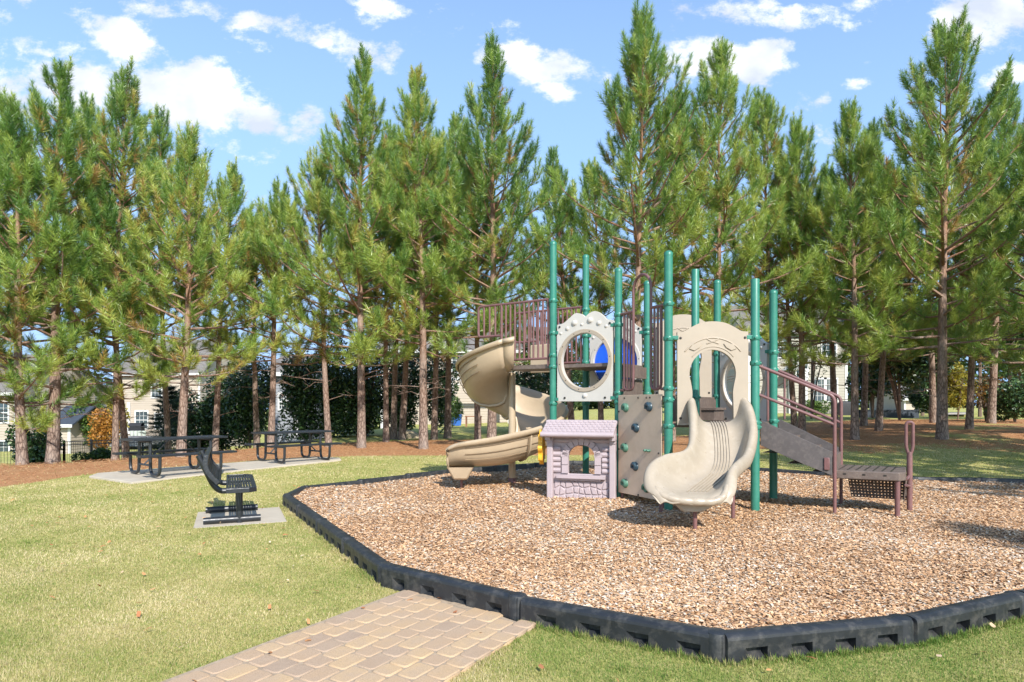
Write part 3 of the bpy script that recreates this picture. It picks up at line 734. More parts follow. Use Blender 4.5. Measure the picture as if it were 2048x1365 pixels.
for k, v in PV.items():
    mb = MB(); prof = [(PR, -.3), (PR, top[k] - .012)]
    mb.lathe(v, prof, 24)
    if k in 'FH': mb.lathe(v, [(PR, top[k] - .012), (PR - .004, top[k]), (0, top[k])], 24)
    po = part(mb, 'post', 'green')
    if k not in 'FH':
        mb = MB(); mb.lathe(v, [(PR + .003, top[k] - .06), (PR + .003, top[k] - .03), (PR - .006, top[k] - .008), (PR * .6, top[k] + .008), (0, top[k] + .013)], 24)
        part(mb, 'post_cap', 'green', po)
    for z in clamps[k]:
        mb = MB(); r = PR + .014
        mb.lathe(v + Vector((0, 0, z)), [(PR, -.032), (r - .004, -.03), (r, -.018), (r, .018), (r - .004, .03), (PR, .032)], 24)
        for a in (-1.9, -.6):
            d = Vector((math.cos(a), math.sin(a), 0)); mb.dome(v + d * (r - .004) + Vector((0, 0, z)), d, .017, .02, 8)
        part(mb, 'clamp', 'green', po)

# decks
def deck(poly, z, th=.06):
    mb = MB(); pts = [(p.x, p.y) for p in poly]
    mb.prism(pts, [], lambda a, b, o: Vector((a, b, z - th / 2 + o)), th)
    return part(mb, 'deck', 'brown', smooth=0, bevel=.006)
def inset(poly, k):
    c = sum(poly, Vector()) / len(poly); return [p + (c - p).normalized() * k for p in poly]
deck(inset([PV[k] for k in 'ACDB'], .085), 2.20)
deck(inset([PV[k] for k in 'CEFGD'], .075), 1.64)
deck(inset([PV[k] for k in 'EHIGF'], .075), 1.24)
ext = Face('A', tuple((PV['A'] + Vector((-.829, .559, 0)))[:2]))
ed = (PV['B'] - PV['A']).normalized()
e0 = [ext(.06, 0) + ed * .03, ext(1.08, 0) + ed * .03, ext(1.08, 0) + ed * .72, ext(.06, 0) + ed * .80]
deck(e0, 2.215, .075)
# riser between the two hexagon halves, and step boxes up to the high deck
mb = MB(); a, b = PV['E'], PV['G']; t = (b - a).normalized(); n_ = Vector((t.y, -t.x, 0))
mb.obox((a + b) / 2 + Vector((0, 0, 1.43)), t, n_, (0, 0, 1), 1.1, .012, .17); part(mb, 'step_riser', 'brown', smooth=0)
mb = MB()
fcd = Face('D', 'C'); 
mb.obox(fcd(.61, 1.92, .19), fcd.t, fcd.n, (0, 0, 1), .5, .14, .02); mb.obox(fcd(.61, 1.78, .05), fcd.t, fcd.n, (0, 0, 1), .5, .012, .12); mb.obox(fcd(.61, 2.06, -.02), fcd.t, fcd.n, (0, 0, 1), .5, .012, .10)
part(mb, 'step_box', 'brown', smooth=0, bevel=.004)
mb = MB(); q_ = PV['F'] * .45 + PV['G'] * .55
mb.obox(q_ + Vector((.02, -.16, 1.44)), t, n_, (0, 0, 1), .30, .15, .02); mb.obox(q_ + Vector((.02, -.16, 1.34)), t, n_, (0, 0, 1), .27, .12, .09)
part(mb, 'step_box', 'brown', smooth=0, bevel=.004)

# ---- moulded panels
def circ(cu, cz, ru, rz, n=40, a0=0.0, a1=2 * math.pi):
    return [(cu + ru * math.cos(a0 + (a1 - a0) * i / n), cz + rz * math.sin(a0 + (a1 - a0) * i / n)) for i in range(n)]
def catmull(pts, n=6):
    out = []
    for i in range(len(pts) - 1):
        p0 = pts[max(i - 1, 0)]; p1 = pts[i]; p2 = pts[i + 1]; p3 = pts[min(i + 2, len(pts) - 1)]
        for j in range(n):
            t = j / n
            out.append(tuple(.5 * ((2 * p1[k]) + (-p0[k] + p2[k]) * t + (2 * p0[k] - 5 * p1[k] + 4 * p2[k] - p3[k]) * t * t + (-p0[k] + 3 * p1[k] - 3 * p2[k] + p3[k]) * t ** 3) for k in range(len(p1))))
    out.append(tuple(pts[-1])); return out
def bubble_panel(fc, u0, u1, z0, name='bubble_panel', mat='white', disc=None):
    w = u1 - u0; S = w / 1.03
    def U(x): return u0 + x * S
    h = 1.31
    topc = catmull([(U(1.03), z0 + h - .03), (U(.93), z0 + h + .02), (U(.84), z0 + h + .11), (U(.73), z0 + h + .175), (U(.62), z0 + h + .155), (U(.535), z0 + h + .09)], 5) + \
           catmull([(U(.535), z0 + h + .09), (U(.46), z0 + h + .15), (U(.35), z0 + h + .17), (U(.24), z0 + h + .10), (U(.12), z0 + h + .02), (U(.0), z0 + h - .0)], 5)[1:]
    out = [(U(0), z0 + .03), (U(.03), z0), (U(1.0), z0), (U(1.03), z0 + .03)] + topc
    hole = circ(U(.52), z0 + .68, .435 * S, .455)
    mb = MB(); mb.prism(out, [hole], lambda u, z, o: fc(u, z, o), .075)
    p = part(mb, name, mat, smooth=30, bevel=.018, segs=3)
    mb = MB()                                                    # raised tan ring round the porthole
    for s in (1, -1):
        mb.prism(circ(U(.52), z0 + .68, .505 * S, .525), [circ(U(.52), z0 + .68, .437 * S, .457)], lambda u, z, o: fc(u, z, s * .040 + o), .022)
    part(mb, 'porthole_ring', 'panel_tan' if mat == 'white' and not disc else mat, p, smooth=30, bevel=.006)
    mb = MB()
    for u, z, r in ((.075, 1.19, .032), (.20, 1.265, .044), (.335, 1.35, .062), (.475, 1.315, .032), (.63, 1.375, .064), (.79, 1.315, .05), (.92, 1.255, .034), (.53, .125, .052)):
        for s in (1, -1):
            mb = MB(); c = fc(U(u), z0 + z - .03, s * .036); mb.lathe(c, [(r * 1.12, -.002), (r * 1.05, .004), (r * .92, .003), (r * .8, .003), (r * .74, r * .22), (r * .56, r * .4), (r * .3, r * .48), (0, r * .5)], 18, fc.n * s)
            part(mb, 'bubble', mat, p)
    for u, z in ((.05, 1.27), (.985, 1.27), (.15, .06), (.90, .06)):
        for s in (1, -1):
            mb = MB(); mb.lathe(fc(U(u), z0 + z, s * .037), [(.02, -.004), (.02, 0), (.018, .012), (0, .014)], 8, fc.n * s); part(mb, 'bolt', 'bolt', p)
    for i in range(10):
        mb = MB(); a = i * math.pi / 5 + .1; mb.lathe(fc(U(.52) + .47 * S * math.cos(a), z0 + .68 + .49 * math.sin(a), .050), [(.012, -.004), (.012, 0), (0, .007)], 8, fc.n); part(mb, 'bolt', 'bolt', p)
    if disc:
        mb = MB()
        mb.prism(circ(U(.52), z0 + .68, .442 * S, .462), [], lambda u, z, o: fc(u, z, -.012 + o), .02)
        for (u, z) in ((-.14, .12), (-.16, -.10), (.12, .14), (.14, -.12)):
            mb.lathe(fc(U(.52) + u, z0 + .68 + z, -.002), [(.055, 0), (.05, .006), (.043, .006), (.038, 0)], 20, fc.n)
            mb.dome(fc(U(.52) + u, z0 + .68 + z, -.002), fc.n, .02, .01, 10)
        part(mb, 'spinner_disc', 'blue', p, bevel=.004)
        mb = MB(); mb.prism(catmull([(U(.48), z0 + .58), (U(.5), z0 + .50), (U(.545), z0 + .58), (U(.56), z0 + .66), (U(.55), z0 + .80), (U(.48), z0 + .82), (U(.47), z0 + .7), (U(.48), z0 + .58)], 4)[:-1], [], lambda u, z, o: fc(u, z, .025 + o), .05)
        part(mb, 'pointer', 'yellow', p, bevel=.012)
    return p
bubble_panel(Face('A', 'C', .0), .10, 1.13, 1.565)
bubble_panel(Face('B', 'D', .0), .10, 1.12, 1.60, disc=True)
bubble_panel(Face('G', 'I', .0), .10, 1.12, 1.21)
def arch_panel(fc, z0, solid=False):
    u0, u1 = .12, 1.115; W0 = u1 - u0; c = (u0 + u1) / 2
    topc = catmull([(u1, z0 + 1.335), (u1 - .10, z0 + 1.345), (u1 - .19, z0 + 1.40), (u1 - .33, z0 + 1.465), (c, z0 + 1.485), (u0 + .33, z0 + 1.465), (u0 + .19, z0 + 1.40), (u0 + .10, z0 + 1.345), (u0, z0 + 1.335)], 5)
    arch = [(c + .325 * math.cos(a), z0 + .735 + .345 * math.sin(a)) for a in np.linspace(R(-18), R(198), 30)]
    key = catmull([arch[-1], (c - .285, z0 + .48), (c - .29, z0 + .32), (c - .295, z0 - .001)], 4)[1:]
    keyr = [(2 * c - x, z) for x, z in reversed(key)]
    out = [(u0, z0), *[(2 * c - x, z) for x, z in [(2 * c - (c - .295), z0)]], *reversed(key), *reversed(arch), *reversed(keyr), (u1, z0)]
    out2 = []
    for p in out:
        if not out2 or (abs(p[0] - out2[-1][0]) + abs(p[1] - out2[-1][1])) > 1e-4: out2.append(p)
    mb = MB(); mb.prism(out2 + topc, [], lambda u, z, o: fc(u, z, o), .07)
    p = part(mb, 'arch_panel', 'panel_tan', smooth=30, bevel=.016, segs=3)
    mb = MB()                                                    # moulded arch band with eyebrow shapes
    band = [(c + .50 * math.cos(a), z0 + .735 + .515 * math.sin(a)) for a in np.linspace(R(38), R(142), 24)]
    for s in (1, -1):
        mb.tube([fc(u, z, s * .034) for u, z in band], .012, 8)
        mb.tube([fc(c + .37 * math.cos(a), z0 + .735 + .39 * math.sin(a), s * .034) for a in np.linspace(R(38), R(142), 24)], .010, 8)
        for k in (-1, 1):
            leaf = [(.10, 0), (.16, .03), (.25, .045), (.30, .0), (.22, -.055), (.14, -.04)]
            rot = k * R(-24); pts = [(c + k * (.06 + x * math.cos(.45)) , z0 + 1.20 + y - x * .36) for x, y in leaf]
            mb.prism(pts if k > 0 else pts[::-1], [], lambda u, z, o: fc(u, z, s * .036 + o), .03)
        for k in (-1, 1): mb.tube([fc(c + k * .085, z0 + 1.165, s * .036), fc(c - k * .05, z0 + 1.215, s * .036), fc(c - k * .085, z0 + 1.24, s * .036)], .011, 6)
    part(mb, 'moulding', 'panel_tan', p, bevel=.008)
    mb = MB()
    for u in (u0 + .045, u1 - .045):
        for s, z in ((1, 1.25), (-1, 1.25), (1, .10)):
            mb = MB(); mb.lathe(fc(u, z0 + z, s * .035), [(.02, -.004), (.02, 0), (.016, .01), (0, .012)], 8, fc.n * s); part(mb, 'bolt', 'bolt', p)
    return p
arch_panel(Face('E', 'H', .0), 1.215)
arch_panel(Face('D', 'G', .0), 1.62)
mb = MB(); f_ = Face('D', 'G', .0)                              # stub brackets from posts to panels
for (pk, fc, u, zs) in (('E', Face('E', 'H'), .09, (2.47,)), ('H', Face('E', 'H'), 1.14, (2.47,)), ('A', Face('A', 'C'), .08, (2.74, 1.6)), ('C', Face('A', 'C'), 1.14, (2.80, 1.62)), ('D', Face('B', 'D'), 1.13, (2.80,)), ('B', Face('B', 'D'), .09, (2.8,)), ('I', Face('G', 'I'), 1.13, (2.36,))):
    for z in zs: mb.obox(fc(u, z, .03), fc.t, fc.n, (0, 0, 1), .045, .012, .028)
part(mb, 'bracket', 'green', smooth=0, bevel=.004)

# ---- climbing panel with holds
fc = Face('C', 'E', .05)
mb = MB(); mb.obox(fc(.61, .885, 0), fc.t, fc.n, (0, 0, 1), .53, .011, .775)
cp = part(mb, 'climbing_panel', 'climb_tan', smooth=0, bevel=.004)
def hold(u, z, mat, s=.84):
    mb = MB(); c = fc(u, z, .011); n_, t_, up = fc.n, fc.t, Vector((0, 0, 1))
    # bean-shaped grip: fat half ring standing off the panel
    pts, rad = [], []
    for a in np.linspace(R(-55), R(215), 14):
        pts.append(c + n_ * (.045 * s) + t_ * (.052 * s * math.cos(a)) + up * (.052 * s * math.sin(a))); rad.append(.038 * s * (1 - .3 * abs(a - R(80)) / R(135)))
    mb.tube(pts, rad, 10); mb.lathe(c, [(.085 * s, 0), (.082 * s, .02 * s), (.06 * s, .045 * s), (0, .05 * s)], 16, n_)
    part(mb, 'climbing_hold', mat, cp)
for u, z, m_ in ((.285, 1.46, 'hold_green'), (.865, 1.475, 'hold_blue'), (.55, 1.15, 'hold_blue'), (.27, .83, 'hold_green'), (.53, .56, 'hold_blue'), (.27, .27, 'hold_green'), (.80, .26, 'hold_green')): hold(u, z, m_)
mb = MB()
for u in (.80, .875):
    mb = MB(); mb.lathe(fc(u, .825, 0), [(.019, 0), (.019, .06), (.013, .07), (0, .073)], 12, fc.n); part(mb, 'climbing_hold', 'hold_green', cp)
mb = MB()
for u, z in ((.25, 1.615), (.60, 1.615), (.80, 1.615), (.88, 1.615), (.1, 1.4), (.1, .8), (1.08, .8), (.6, .13)):
    mb = MB(); mb.lathe(fc(u, z, .011), [(.016, -.004), (.016, 0), (.013, .012), (0, .015)], 8, fc.n); part(mb, 'bolt', 'bolt', cp)
mb = MB()
for u in (.1, 1.12):
    mb = MB(); mb.tube([fc(u, -.1, -.05), fc(u, .2, -.05)], .024, 10); part(mb, 'leg', 'maroon')
# entrance barrier with tall hoop above the climbing panel
fc = Face('C', 'E', .0); r = .022; mb = MB()
mb.tube(rounded_path([fc(.045, 2.96), fc(.395, 2.96)], .05), r, 8)
mb.tube(rounded_path([fc(.825, 2.96), fc(1.175, 2.96)], .05), r, 8)
hoop = [fc(.395, 1.80), fc(.395, 3.27)] + [fc(.61 - .215 * math.cos(a), 3.27 + .23 * math.sin(a)) for a in np.linspace(.15, math.pi - .15, 12)] + [fc(.825, 3.27), fc(.825, 1.80)]
mb.tube(rounded_path([fc(.16, 2.94), fc(.16, 1.74), fc(.395, 1.74), fc(.395, 2.0)], .1, 5), r, 8)
mb.tube(rounded_path([fc(.825, 2.0), fc(.825, 1.74), fc(1.06, 1.74), fc(1.06, 2.94)], .1, 5), r, 8)
mb.tube([hoop[0] + Vector((0, 0, .1))] + hoop[1:-1] + [hoop[-1] + Vector((0, 0, .1))], r, 8)
for u in (.24, .32, .905, .985): mb.tube([fc(u, 1.74), fc(u, 2.95)], .017, 8)
for u in (.045, .16): mb.tube([fc(u, 1.74), fc(.16, 1.74)], r, 8)
mb.tube([fc(1.06, 1.74), fc(1.175, 1.74)], r, 8)
part(mb, 'guard_rail', 'maroon')

# ---- high deck side rails (mirror pair)
for base, zt in ((PV['A'], 3.335), (PV['B'], 3.36)):
    fx = Face(tuple(base[:2]), tuple((base + Vector((-.829, .559, 0)))[:2])); mb = MB()
    mb.tube(rounded_path([fx(.05, zt), fx(1.61, zt), fx(1.61, 2.77), fx(1.085, 2.77)], .07, 5), .023, 8)
    mb.tube([fx(.10, 2.315), fx(1.085, 2.315)], .022, 8)
    mb.tube([fx(1.085, zt), fx(1.085, 2.20)], .023, 8); mb.tube([fx(.10, zt), fx(.10, 2.18)], .02, 8)
    for i in range(9): u = .205 + i * .098; mb.tube([fx(u, 2.315), fx(u, zt)], .018, 8)
    for i in range(3): u = 1.225 + i * .128; mb.tube([fx(u, 2.77), fx(u, zt)], .018, 8)
    part(mb, 'guard_rail', 'maroon')
mb = MB(); fx = Face('B', 'D', .12)                            # short barrier seen behind the left porthole
mb = MB()
# ---- playhouse wall under the high deck
fc = Face((.60, 10.36), (1.66, 10.03)); L = fc.L
mb = MB()
c = .555
arch = [(c + .215 * math.cos(a), .66 + .19 * math.sin(a)) for a in np.linspace(0, math.pi, 22)]
hole = [(c - .215, .385), (c + .215, .385)] + arch
mb.prism([(0.03, -.1), (L - .03, -.1), (L - .03, 1.16), (.03, 1.16)], [hole], lambda u, z, o: fc(u, z, o - .02), .06)
ph = part(mb, 'playhouse_wall', 'lilac', smooth=30, bevel=.008)
mb = MB()
for u in (.045, L - .045):
    mb = MB(); mb.obox(fc(u, .52, .03), fc.t, fc.n, (0, 0, 1), .05, .075, .62); part(mb, 'pillar', 'lilac', ph, smooth=0, bevel=.015)
mb = MB()                                                        # sloping roof with staggered shingles and a rounded eave
sl_ = Vector((0, 0, 0)); top_z, eave_z, run = 1.265, 1.055, .30
def rp(u, s, h=0.0):                                             # point on the roof slope, s: 0 ridge .. 1 eave
    nn = (fc.n * (top_z - eave_z) + Vector((0, 0, run))).normalized()
    return fc(u, top_z + (eave_z - top_z) * s, -.03 + run * s) + nn * h
mb.add([rp(-.02, 0), rp(L + .02, 0), rp(L - .02 + .02, 1), rp(-.06, 1), rp(-.02, 0, -.05), rp(L + .02, 0, -.05), rp(L, 1, -.05), rp(-.06, 1, -.05)], [(0, 1, 2, 3), (7, 6, 5, 4), (0, 4, 5, 1), (1, 5, 6, 2), (2, 6, 7, 3), (3, 7, 4, 0)])
nn = (fc.n * (top_z - eave_z) + Vector((0, 0, run))).normalized(); sd = (rp(0, 1) - rp(0, 0)).normalized()
for r_ in range(5):
    for i in range(15):
        u = -.005 + (i + .5 * (r_ % 2)) * .078; s = .14 + r_ * .165
        if u < -.03 or u > L + .01: continue
        mb.obox(rp(u, s, .004), fc.t, sd, nn, .030, .026, .007)
mb.tube([rp(-.065, 1.03, -.02), rp(L + .005, 1.03, -.02)], .042, 12)
part(mb, 'playhouse_roof', 'lilac', ph, smooth=40, bevel=.006)
mb = MB(); mb.add([fc(-.0, 1.05, .20), fc(L, 1.05, .20), fc(L, .95, .02), fc(0, .95, .02)], [(0, 1, 2, 3)])
for u in (.03, L - .03):
    mb.obox(fc(u, .985, .10), fc.t, fc.n, (0, 0, 1), .045, .09, .05); mb.obox(fc(u, .92, .06), fc.t, fc.n, (0, 0, 1), .04, .06, .035)
mb.tube([fc(.08, 1.0, .02), fc(L - .08, 1.0, .02)], .04, 10); mb.tube([fc(.08, .925, .012), fc(L - .08, .925, .012)], .035, 10)
part(mb, 'eave_bracket', 'lilac', ph, smooth=40, bevel=.008)
mb = MB()                                                        # log courses, window surround and sill
for k in range(5):
    z = .44 + k * .088
    for a, b in ((.09, .215), (L - .215, L - .09)):
        mb = MB(); mb.tube([fc(a, z, .012), fc(b, z, .012)], .043, 10); part(mb, 'log', 'lilac', ph)
mb = MB()
for k in (-1, 1):
    for i in range(2): mb.obox(fc(c + k * .27, .46 + i * .14, .02), fc.t, fc.n, (0, 0, 1), .052, .028, .066)
    mb.obox(fc(c + k * .275, .70, .02), fc.t, fc.n, (0, 0, 1), .065, .03, .04)
for i in range(9):
    a0, a1 = math.pi * i / 9 + .015, math.pi * (i + 1) / 9 - .015
    ring = [(c + (.222 + 0 * q) * math.cos(a), .66 + .20 * math.sin(a)) for q, a in ((0, a0), (0, (a0 + a1) / 2), (0, a1))] + [(c + .315 * math.cos(a), .69 + .275 * math.sin(a)) for a in (a1, (a0 + a1) / 2, a0)]
    mb.prism(ring, [], lambda u, z, o: fc(u, z, .025 + o), .05)
mb.obox(fc(c, .345, .05), fc.t, fc.n, (0, 0, 1), .40, .065, .028); mb.obox(fc(c, .305, .035), fc.t, fc.n, (0, 0, 1), .33, .045, .022)
part(mb, 'window_surround', 'lilac', ph, smooth=30, bevel=.010)
mb = MB(); st_ = random.Random(4)                                # field stones below the sill: jittered cells
nu, nz_ = 9, 3; u0, u1, z0, z1 = .105, L - .105, -.06, .27
gpt = {}
for i in range(nu + 1):
    for j in range(nz_ + 1):
        gpt[i, j] = (u0 + (u1 - u0) * i / nu + (st_.uniform(-.03, .03) if 0 < i < nu else 0), z0 + (z1 - z0) * j / nz_ + (st_.uniform(-.035, .035) if 0 < j < nz_ else 0))
for i in range(nu):
    for j in range(nz_):
        cell = [gpt[i, j], gpt[i + 1, j], gpt[i + 1, j + 1], gpt[i, j + 1]]
        cu, cz_ = sum(p[0] for p in cell) / 4, sum(p[1] for p in cell) / 4
        cell = [(cu + (p[0] - cu) * .86, cz_ + (p[1] - cz_) * .84) for p in cell]
        mb.prism(cell, [], lambda u, z, o: fc(u, z, .014 + o), .028)
part(mb, 'stone_facing', 'lilac', ph, smooth=30, bevel=.010)
# yellow wheel standing edge-on at the playhouse's open side
wc = Vector((.50, 10.55, .80)); wx = Vector((.16, .987, 0)); wn = Vector((-.987, .16, 0))
mb = MB(); ringo = [(.265 + .028 * math.cos(8 * a)) for a in np.linspace(0, 2 * math.pi, 64, endpoint=False)]
aa = np.linspace(0, 2 * math.pi, 64, endpoint=False)
mb.prism([(r_ * math.cos(a), r_ * math.sin(a)) for r_, a in zip(ringo, aa)], [circ(.0, .0, .15, .15, 32)], lambda u, z, o: wc + wx * u + Vector((0, 0, z)) + wn * o, .07)
for k in range(3):
    a = k * 2.094 + .5; mb.obox(wc + wx * (.08 * math.cos(a)) + Vector((0, 0, .08 * math.sin(a))), wx * math.cos(a) + Vector((0, 0, math.sin(a))), wn, wx * -math.sin(a) + Vector((0, 0, math.cos(a))), .09, .02, .025)
mb.tube([wc - wn * .02, wc - wn * .22], .025, 10)
part(mb, 'steering_wheel', 'yellow', bevel=.02, segs=3)
mb = MB(); mb.obox(Vector((.72, 10.55, .75)), wx, wn, (0, 0, 1), .10, .02, .30); part(mb, 'wheel_board', 'lilac', smooth=0, bevel=.01)

# ---- spiral slide
ax0 = Vector((0.0, 12.05, 0)); RO = 1.0
def sec(r_, z_, th, cx=None):
    return ax0 + Vector((r_ * math.cos(th), r_ * math.sin(th), z_))
prof = [(.085, .34), (.115, .20), (.17, .07), (.30, .01), (.50, -.01), (.70, .02), (.86, .10), (.955, .24), (.99, .40), (1.0, .50), (1.03, .525), (1.065, .505), (1.06, .45)]
rings = []
N = 72
for i in range(N + 1):
    ph_ = R(-99) - R(351) * i / N                                # clockwise seen from above
    z = 2.13 - 1.66 * (i / N) - .11 * math.sin(i / N * math.pi)
    rings.append([sec(r_, z + h * (1 + (.36 * math.sin(i / N * math.pi) ** 2 if r_ > .9 else 0)), ph_) for r_, h in prof])
ph_e = R(-450); te = Vector((math.sin(ph_e), -math.cos(ph_e), 0)); ro = Vector((math.cos(ph_e), math.sin(ph_e), 0))
zend = .47
for k in range(1, 13):                                           # straight run-out, both sides high
    s = k / 12; dist = 1.10 * s
    zc = zend - .24 * s + .22 * s * s
    row = []
    for q, (r_, h) in enumerate(prof):
        hh = h
        rr_2 = r_
        if r_ < .3: rr_2 = .085 + (.05) * (1 - s) + (r_ - .085) * .8
        fade = 1 - .30 * s ** 2
        row.append(ax0 + ro * (rr_2 - (.0 if r_ > .5 else .0)) + te * dist + Vector((0, 0, zc + hh * fade)))
    if s > .75:                                                  # lip curls down and narrows
        e = (s - .75) / .25; cxx = .55
        row = [p + ro * ((cxx - (p - ax0).dot(ro)) * .22 * e * e) - Vector((0, 0, .05 * e * e)) for p in row]
    rings.append(row)
last = rings[-1]; cen = sum(last, Vector()) / len(last)
rings.append([p + te * .06 + (cen - p) * .10 - Vector((0, 0, .03)) for p in last]); rings.append([p + te * .04 + (cen - p) * .16 - Vector((0, 0, .10)) for p in last])
mb = MB(); mb.loft(rings); sp = part(mb, 'spiral_slide', 'tan', smooth=60, solid=.035)
mb = MB()                                                        # groove and flange shadows painted as dark tubes, plus flanges between sections
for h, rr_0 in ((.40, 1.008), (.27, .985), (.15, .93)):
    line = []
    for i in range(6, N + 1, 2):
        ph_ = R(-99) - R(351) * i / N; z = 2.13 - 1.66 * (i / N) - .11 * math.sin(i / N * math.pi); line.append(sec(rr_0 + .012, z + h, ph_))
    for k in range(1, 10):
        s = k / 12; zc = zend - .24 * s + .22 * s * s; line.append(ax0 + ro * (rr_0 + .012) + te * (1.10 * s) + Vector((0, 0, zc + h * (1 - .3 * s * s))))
    mb = MB(); mb.tube(line, .008, 6); part(mb, 'groove_shade', 'groove_shade', sp)
for i in (22, 32, 50, 68):
    mb = MB(); ph_ = R(-99) - R(351) * i / N; z = 2.13 - 1.66 * (i / N) - .11 * math.sin(i / N * math.pi)
    mb.tube([sec(r_ + (.02 if r_ > .9 else 0), z + h - .035, ph_) for r_, h in prof[1:10]], .026, 6)
    part(mb, 'flange', 'tan', sp)
    mb = MB(); dph = R(2.6); mb.tube([sec(r_ + (.028 if r_ > .9 else 0), z + h - .062, ph_ - dph) for r_, h in prof[1:10]], .012, 6); part(mb, 'seam_shade', 'groove_shade', sp)  # the darker tube paints the flange's shadow line
mb = MB(); mb.lathe(ax0, [(.068, -.3), (.068, 2.12), (.0, 2.14)], 20); part(mb, 'slide_column', 'tan')
mb = MB(); mb.lathe(ax0, [(.075, -.1), (.075, .10), (.069, .11)], 20); part(mb, 'column_sleeve', 'maroon')
mb = MB(); pe = ax0 + ro * .62 + te * .92                       # foot block and leg under the lip
mb.loft([[pe + te * (x * a_) + ro * (y * b_) + Vector((0, 0, z)) for x, y in ((-1, -1), (1, -1), (1, 1), (-1, 1))] for a_, b_, z in ((.12, .22, .17), (.14, .26, .20), (.20, .30, .33), (.24, .32, .40))], True)
mb.add([pe + te * (x * .12) + ro * (y * .22) + Vector((0, 0, .17)) for x, y in ((-1, -1), (1, -1), (1, 1), (-1, 1))], [(0, 1, 2, 3)]); part(mb, 'slide_foot', 'tan', bevel=.03, segs=3)
mb = MB(); mb.tube([pe + Vector((0, 0, -.2)), pe + Vector((0, 0, .2))], .022, 10); part(mb, 'leg', 'maroon')
mb = MB()                                                        # entrance hood: flared shoulders at the platform end
for s, b in ((0, PV['A']), (1, PV['B'])):
    pass
r0 = rings[0]; r1 = rings[5]
mb.loft([[p + Vector((0, 0, .0)) for p in r0], [p + (r0[k] - rings[3][k]) * .8 + Vector((0, 0, -.03)) for k, p in enumerate(r0)]])
part(mb, 'slide_entrance', 'tan', smooth=60, solid=.035)
bxp = PV['B'] + Vector((-.829, .559, 0)) * .95
mb = MB(); mb.obox(bxp + Vector((.0, -.0, 2.42)), (-.829, .559, 0), (.559, .829, 0), (0, 0, 1), .28, .03, .28); part(mb, 'slide_shoulder', 'tan', smooth=0, bevel=.025, segs=3)

# ---- short double swoosh slide out of the arch
S = [  # left rim, left bed, right bed, right rim
    ((2.60, 8.98, 1.60), (2.66, 9.00, 1.25), (3.20, 9.00, 1.25), (3.27, 8.98, 1.60)),
    ((2.565, 8.80, 1.47), (2.64, 8.82, 1.15), (3.18, 8.82, 1.15), (3.285, 8.84, 1.53)),
    ((2.52, 8.60, 1.24), (2.60, 8.62, .93), (3.14, 8.62, .93), (3.275, 8.68, 1.37)),
    ((2.44, 8.40, 1.00), (2.53, 8.42, .74), (3.08, 8.42, .74), (3.22, 8.48, 1.18)),
    ((2.27, 8.20, .89), (2.40, 8.22, .61), (2.99, 8.22, .61), (3.11, 8.28, .99)),
    ((2.01, 8.03, .86), (2.20, 8.02, .53), (2.86, 8.02, .53), (2.96, 8.04, .86)),
    ((1.81, 7.84, .80), (2.02, 7.80, .475), (2.69, 7.80, .475), (2.78, 7.80, .80)),
    ((1.70, 7.66, .70), (1.89, 7.58, .445), (2.53, 7.56, .445), (2.62, 7.56, .74)),
    ((1.69, 7.52, .55), (1.86, 7.42, .43), (2.42, 7.38, .43), (2.555, 7.42, .58)),
    ((1.76, 7.40, .45), (1.90, 7.33, .40), (2.36, 7.29, .395), (2.49, 7.33, .46)),
    ((1.82, 7.35, .36), (1.93, 7.30, .34), (2.34, 7.265, .335), (2.45, 7.30, .365)),
]
rows = []
for lr, lb, rb, rr_3 in S:
    lr, lb, rb, rr_3 = map(Vector, (lr, lb, rb, rr_3)); side = (rb - lb); side.z = 0; side.normalize()
    hl, hr = lr.z - lb.z, rr_3.z - rb.z
    def down(p, k, o, drop): return p - side * o + Vector((0, 0, -drop))
    rows.append([lr - side * .085 - Vector((0, 0, min(.14, hl * .5))), lr - side * .085 - Vector((0, 0, .03)), lr - side * .04 + Vector((0, 0, .012)), lr + side * .01, lr * .55 + lb * .45 + side * .0 - Vector((0, 0, .02)), lb + side * .03 + Vector((0, 0, .03)), lb + side * .12,
                 lb * .65 + rb * .35, lb * .35 + rb * .65, rb - side * .12, rb - side * .03 + Vector((0, 0, .03)), rr_3 * .55 + rb * .45 - Vector((0, 0, .02)), rr_3 - side * .01, rr_3 + side * .04 + Vector((0, 0, .012)), rr_3 + side * .085 - Vector((0, 0, .03)), rr_3 + side * .085 - Vector((0, 0, min(.14, hr * .5)))])
cols = [catmull([tuple(r_[k]) for r_ in rows], 4) for k in range(len(rows[0]))]
mb = MB(); mb.loft([[Vector(c_[i]) for c_ in cols] for i in range(len(cols[0]))])
sw_ = part(mb, 'swoosh_slide', 'cream', smooth=80, solid=.03, subsurf=1)
mb = MB()                                                        # raised runners down the bed, fluted lip
for k in range(6):
    f = .34 + k * .072
    line = catmull([tuple(Vector(s[1]).lerp(Vector(s[2]), f) + Vector((0, -.012, .020))) for s in S[:8]], 4); mb.tube([Vector(p) for p in line], .008, 6)
part(mb, 'runner', 'cream', sw_)
mb = MB()
lp_ = catmull([(1.705, 7.50, .52), (1.775, 7.405, .435), (1.94, 7.335, .392), (2.15, 7.30, .38), (2.34, 7.285, .385), (2.465, 7.325, .44), (2.54, 7.42, .55)], 14)
mb.tube([Vector(p) for p in lp_], [.020 + .030 * math.sin(math.pi * (i + .5) / len(lp_)) ** .35 * (.80 + .20 * abs(math.sin(i / len(lp_) * math.pi * 9))) for i in range(len(lp_))], 14)
part(mb, 'lip_roll', 'cream', sw_, smooth=60)
mb = MB()
foot = [(-.24, 0), (.26, 0), (.20, -.10), (.10, -.155), (-.14, -.155), (-.21, -.09)]
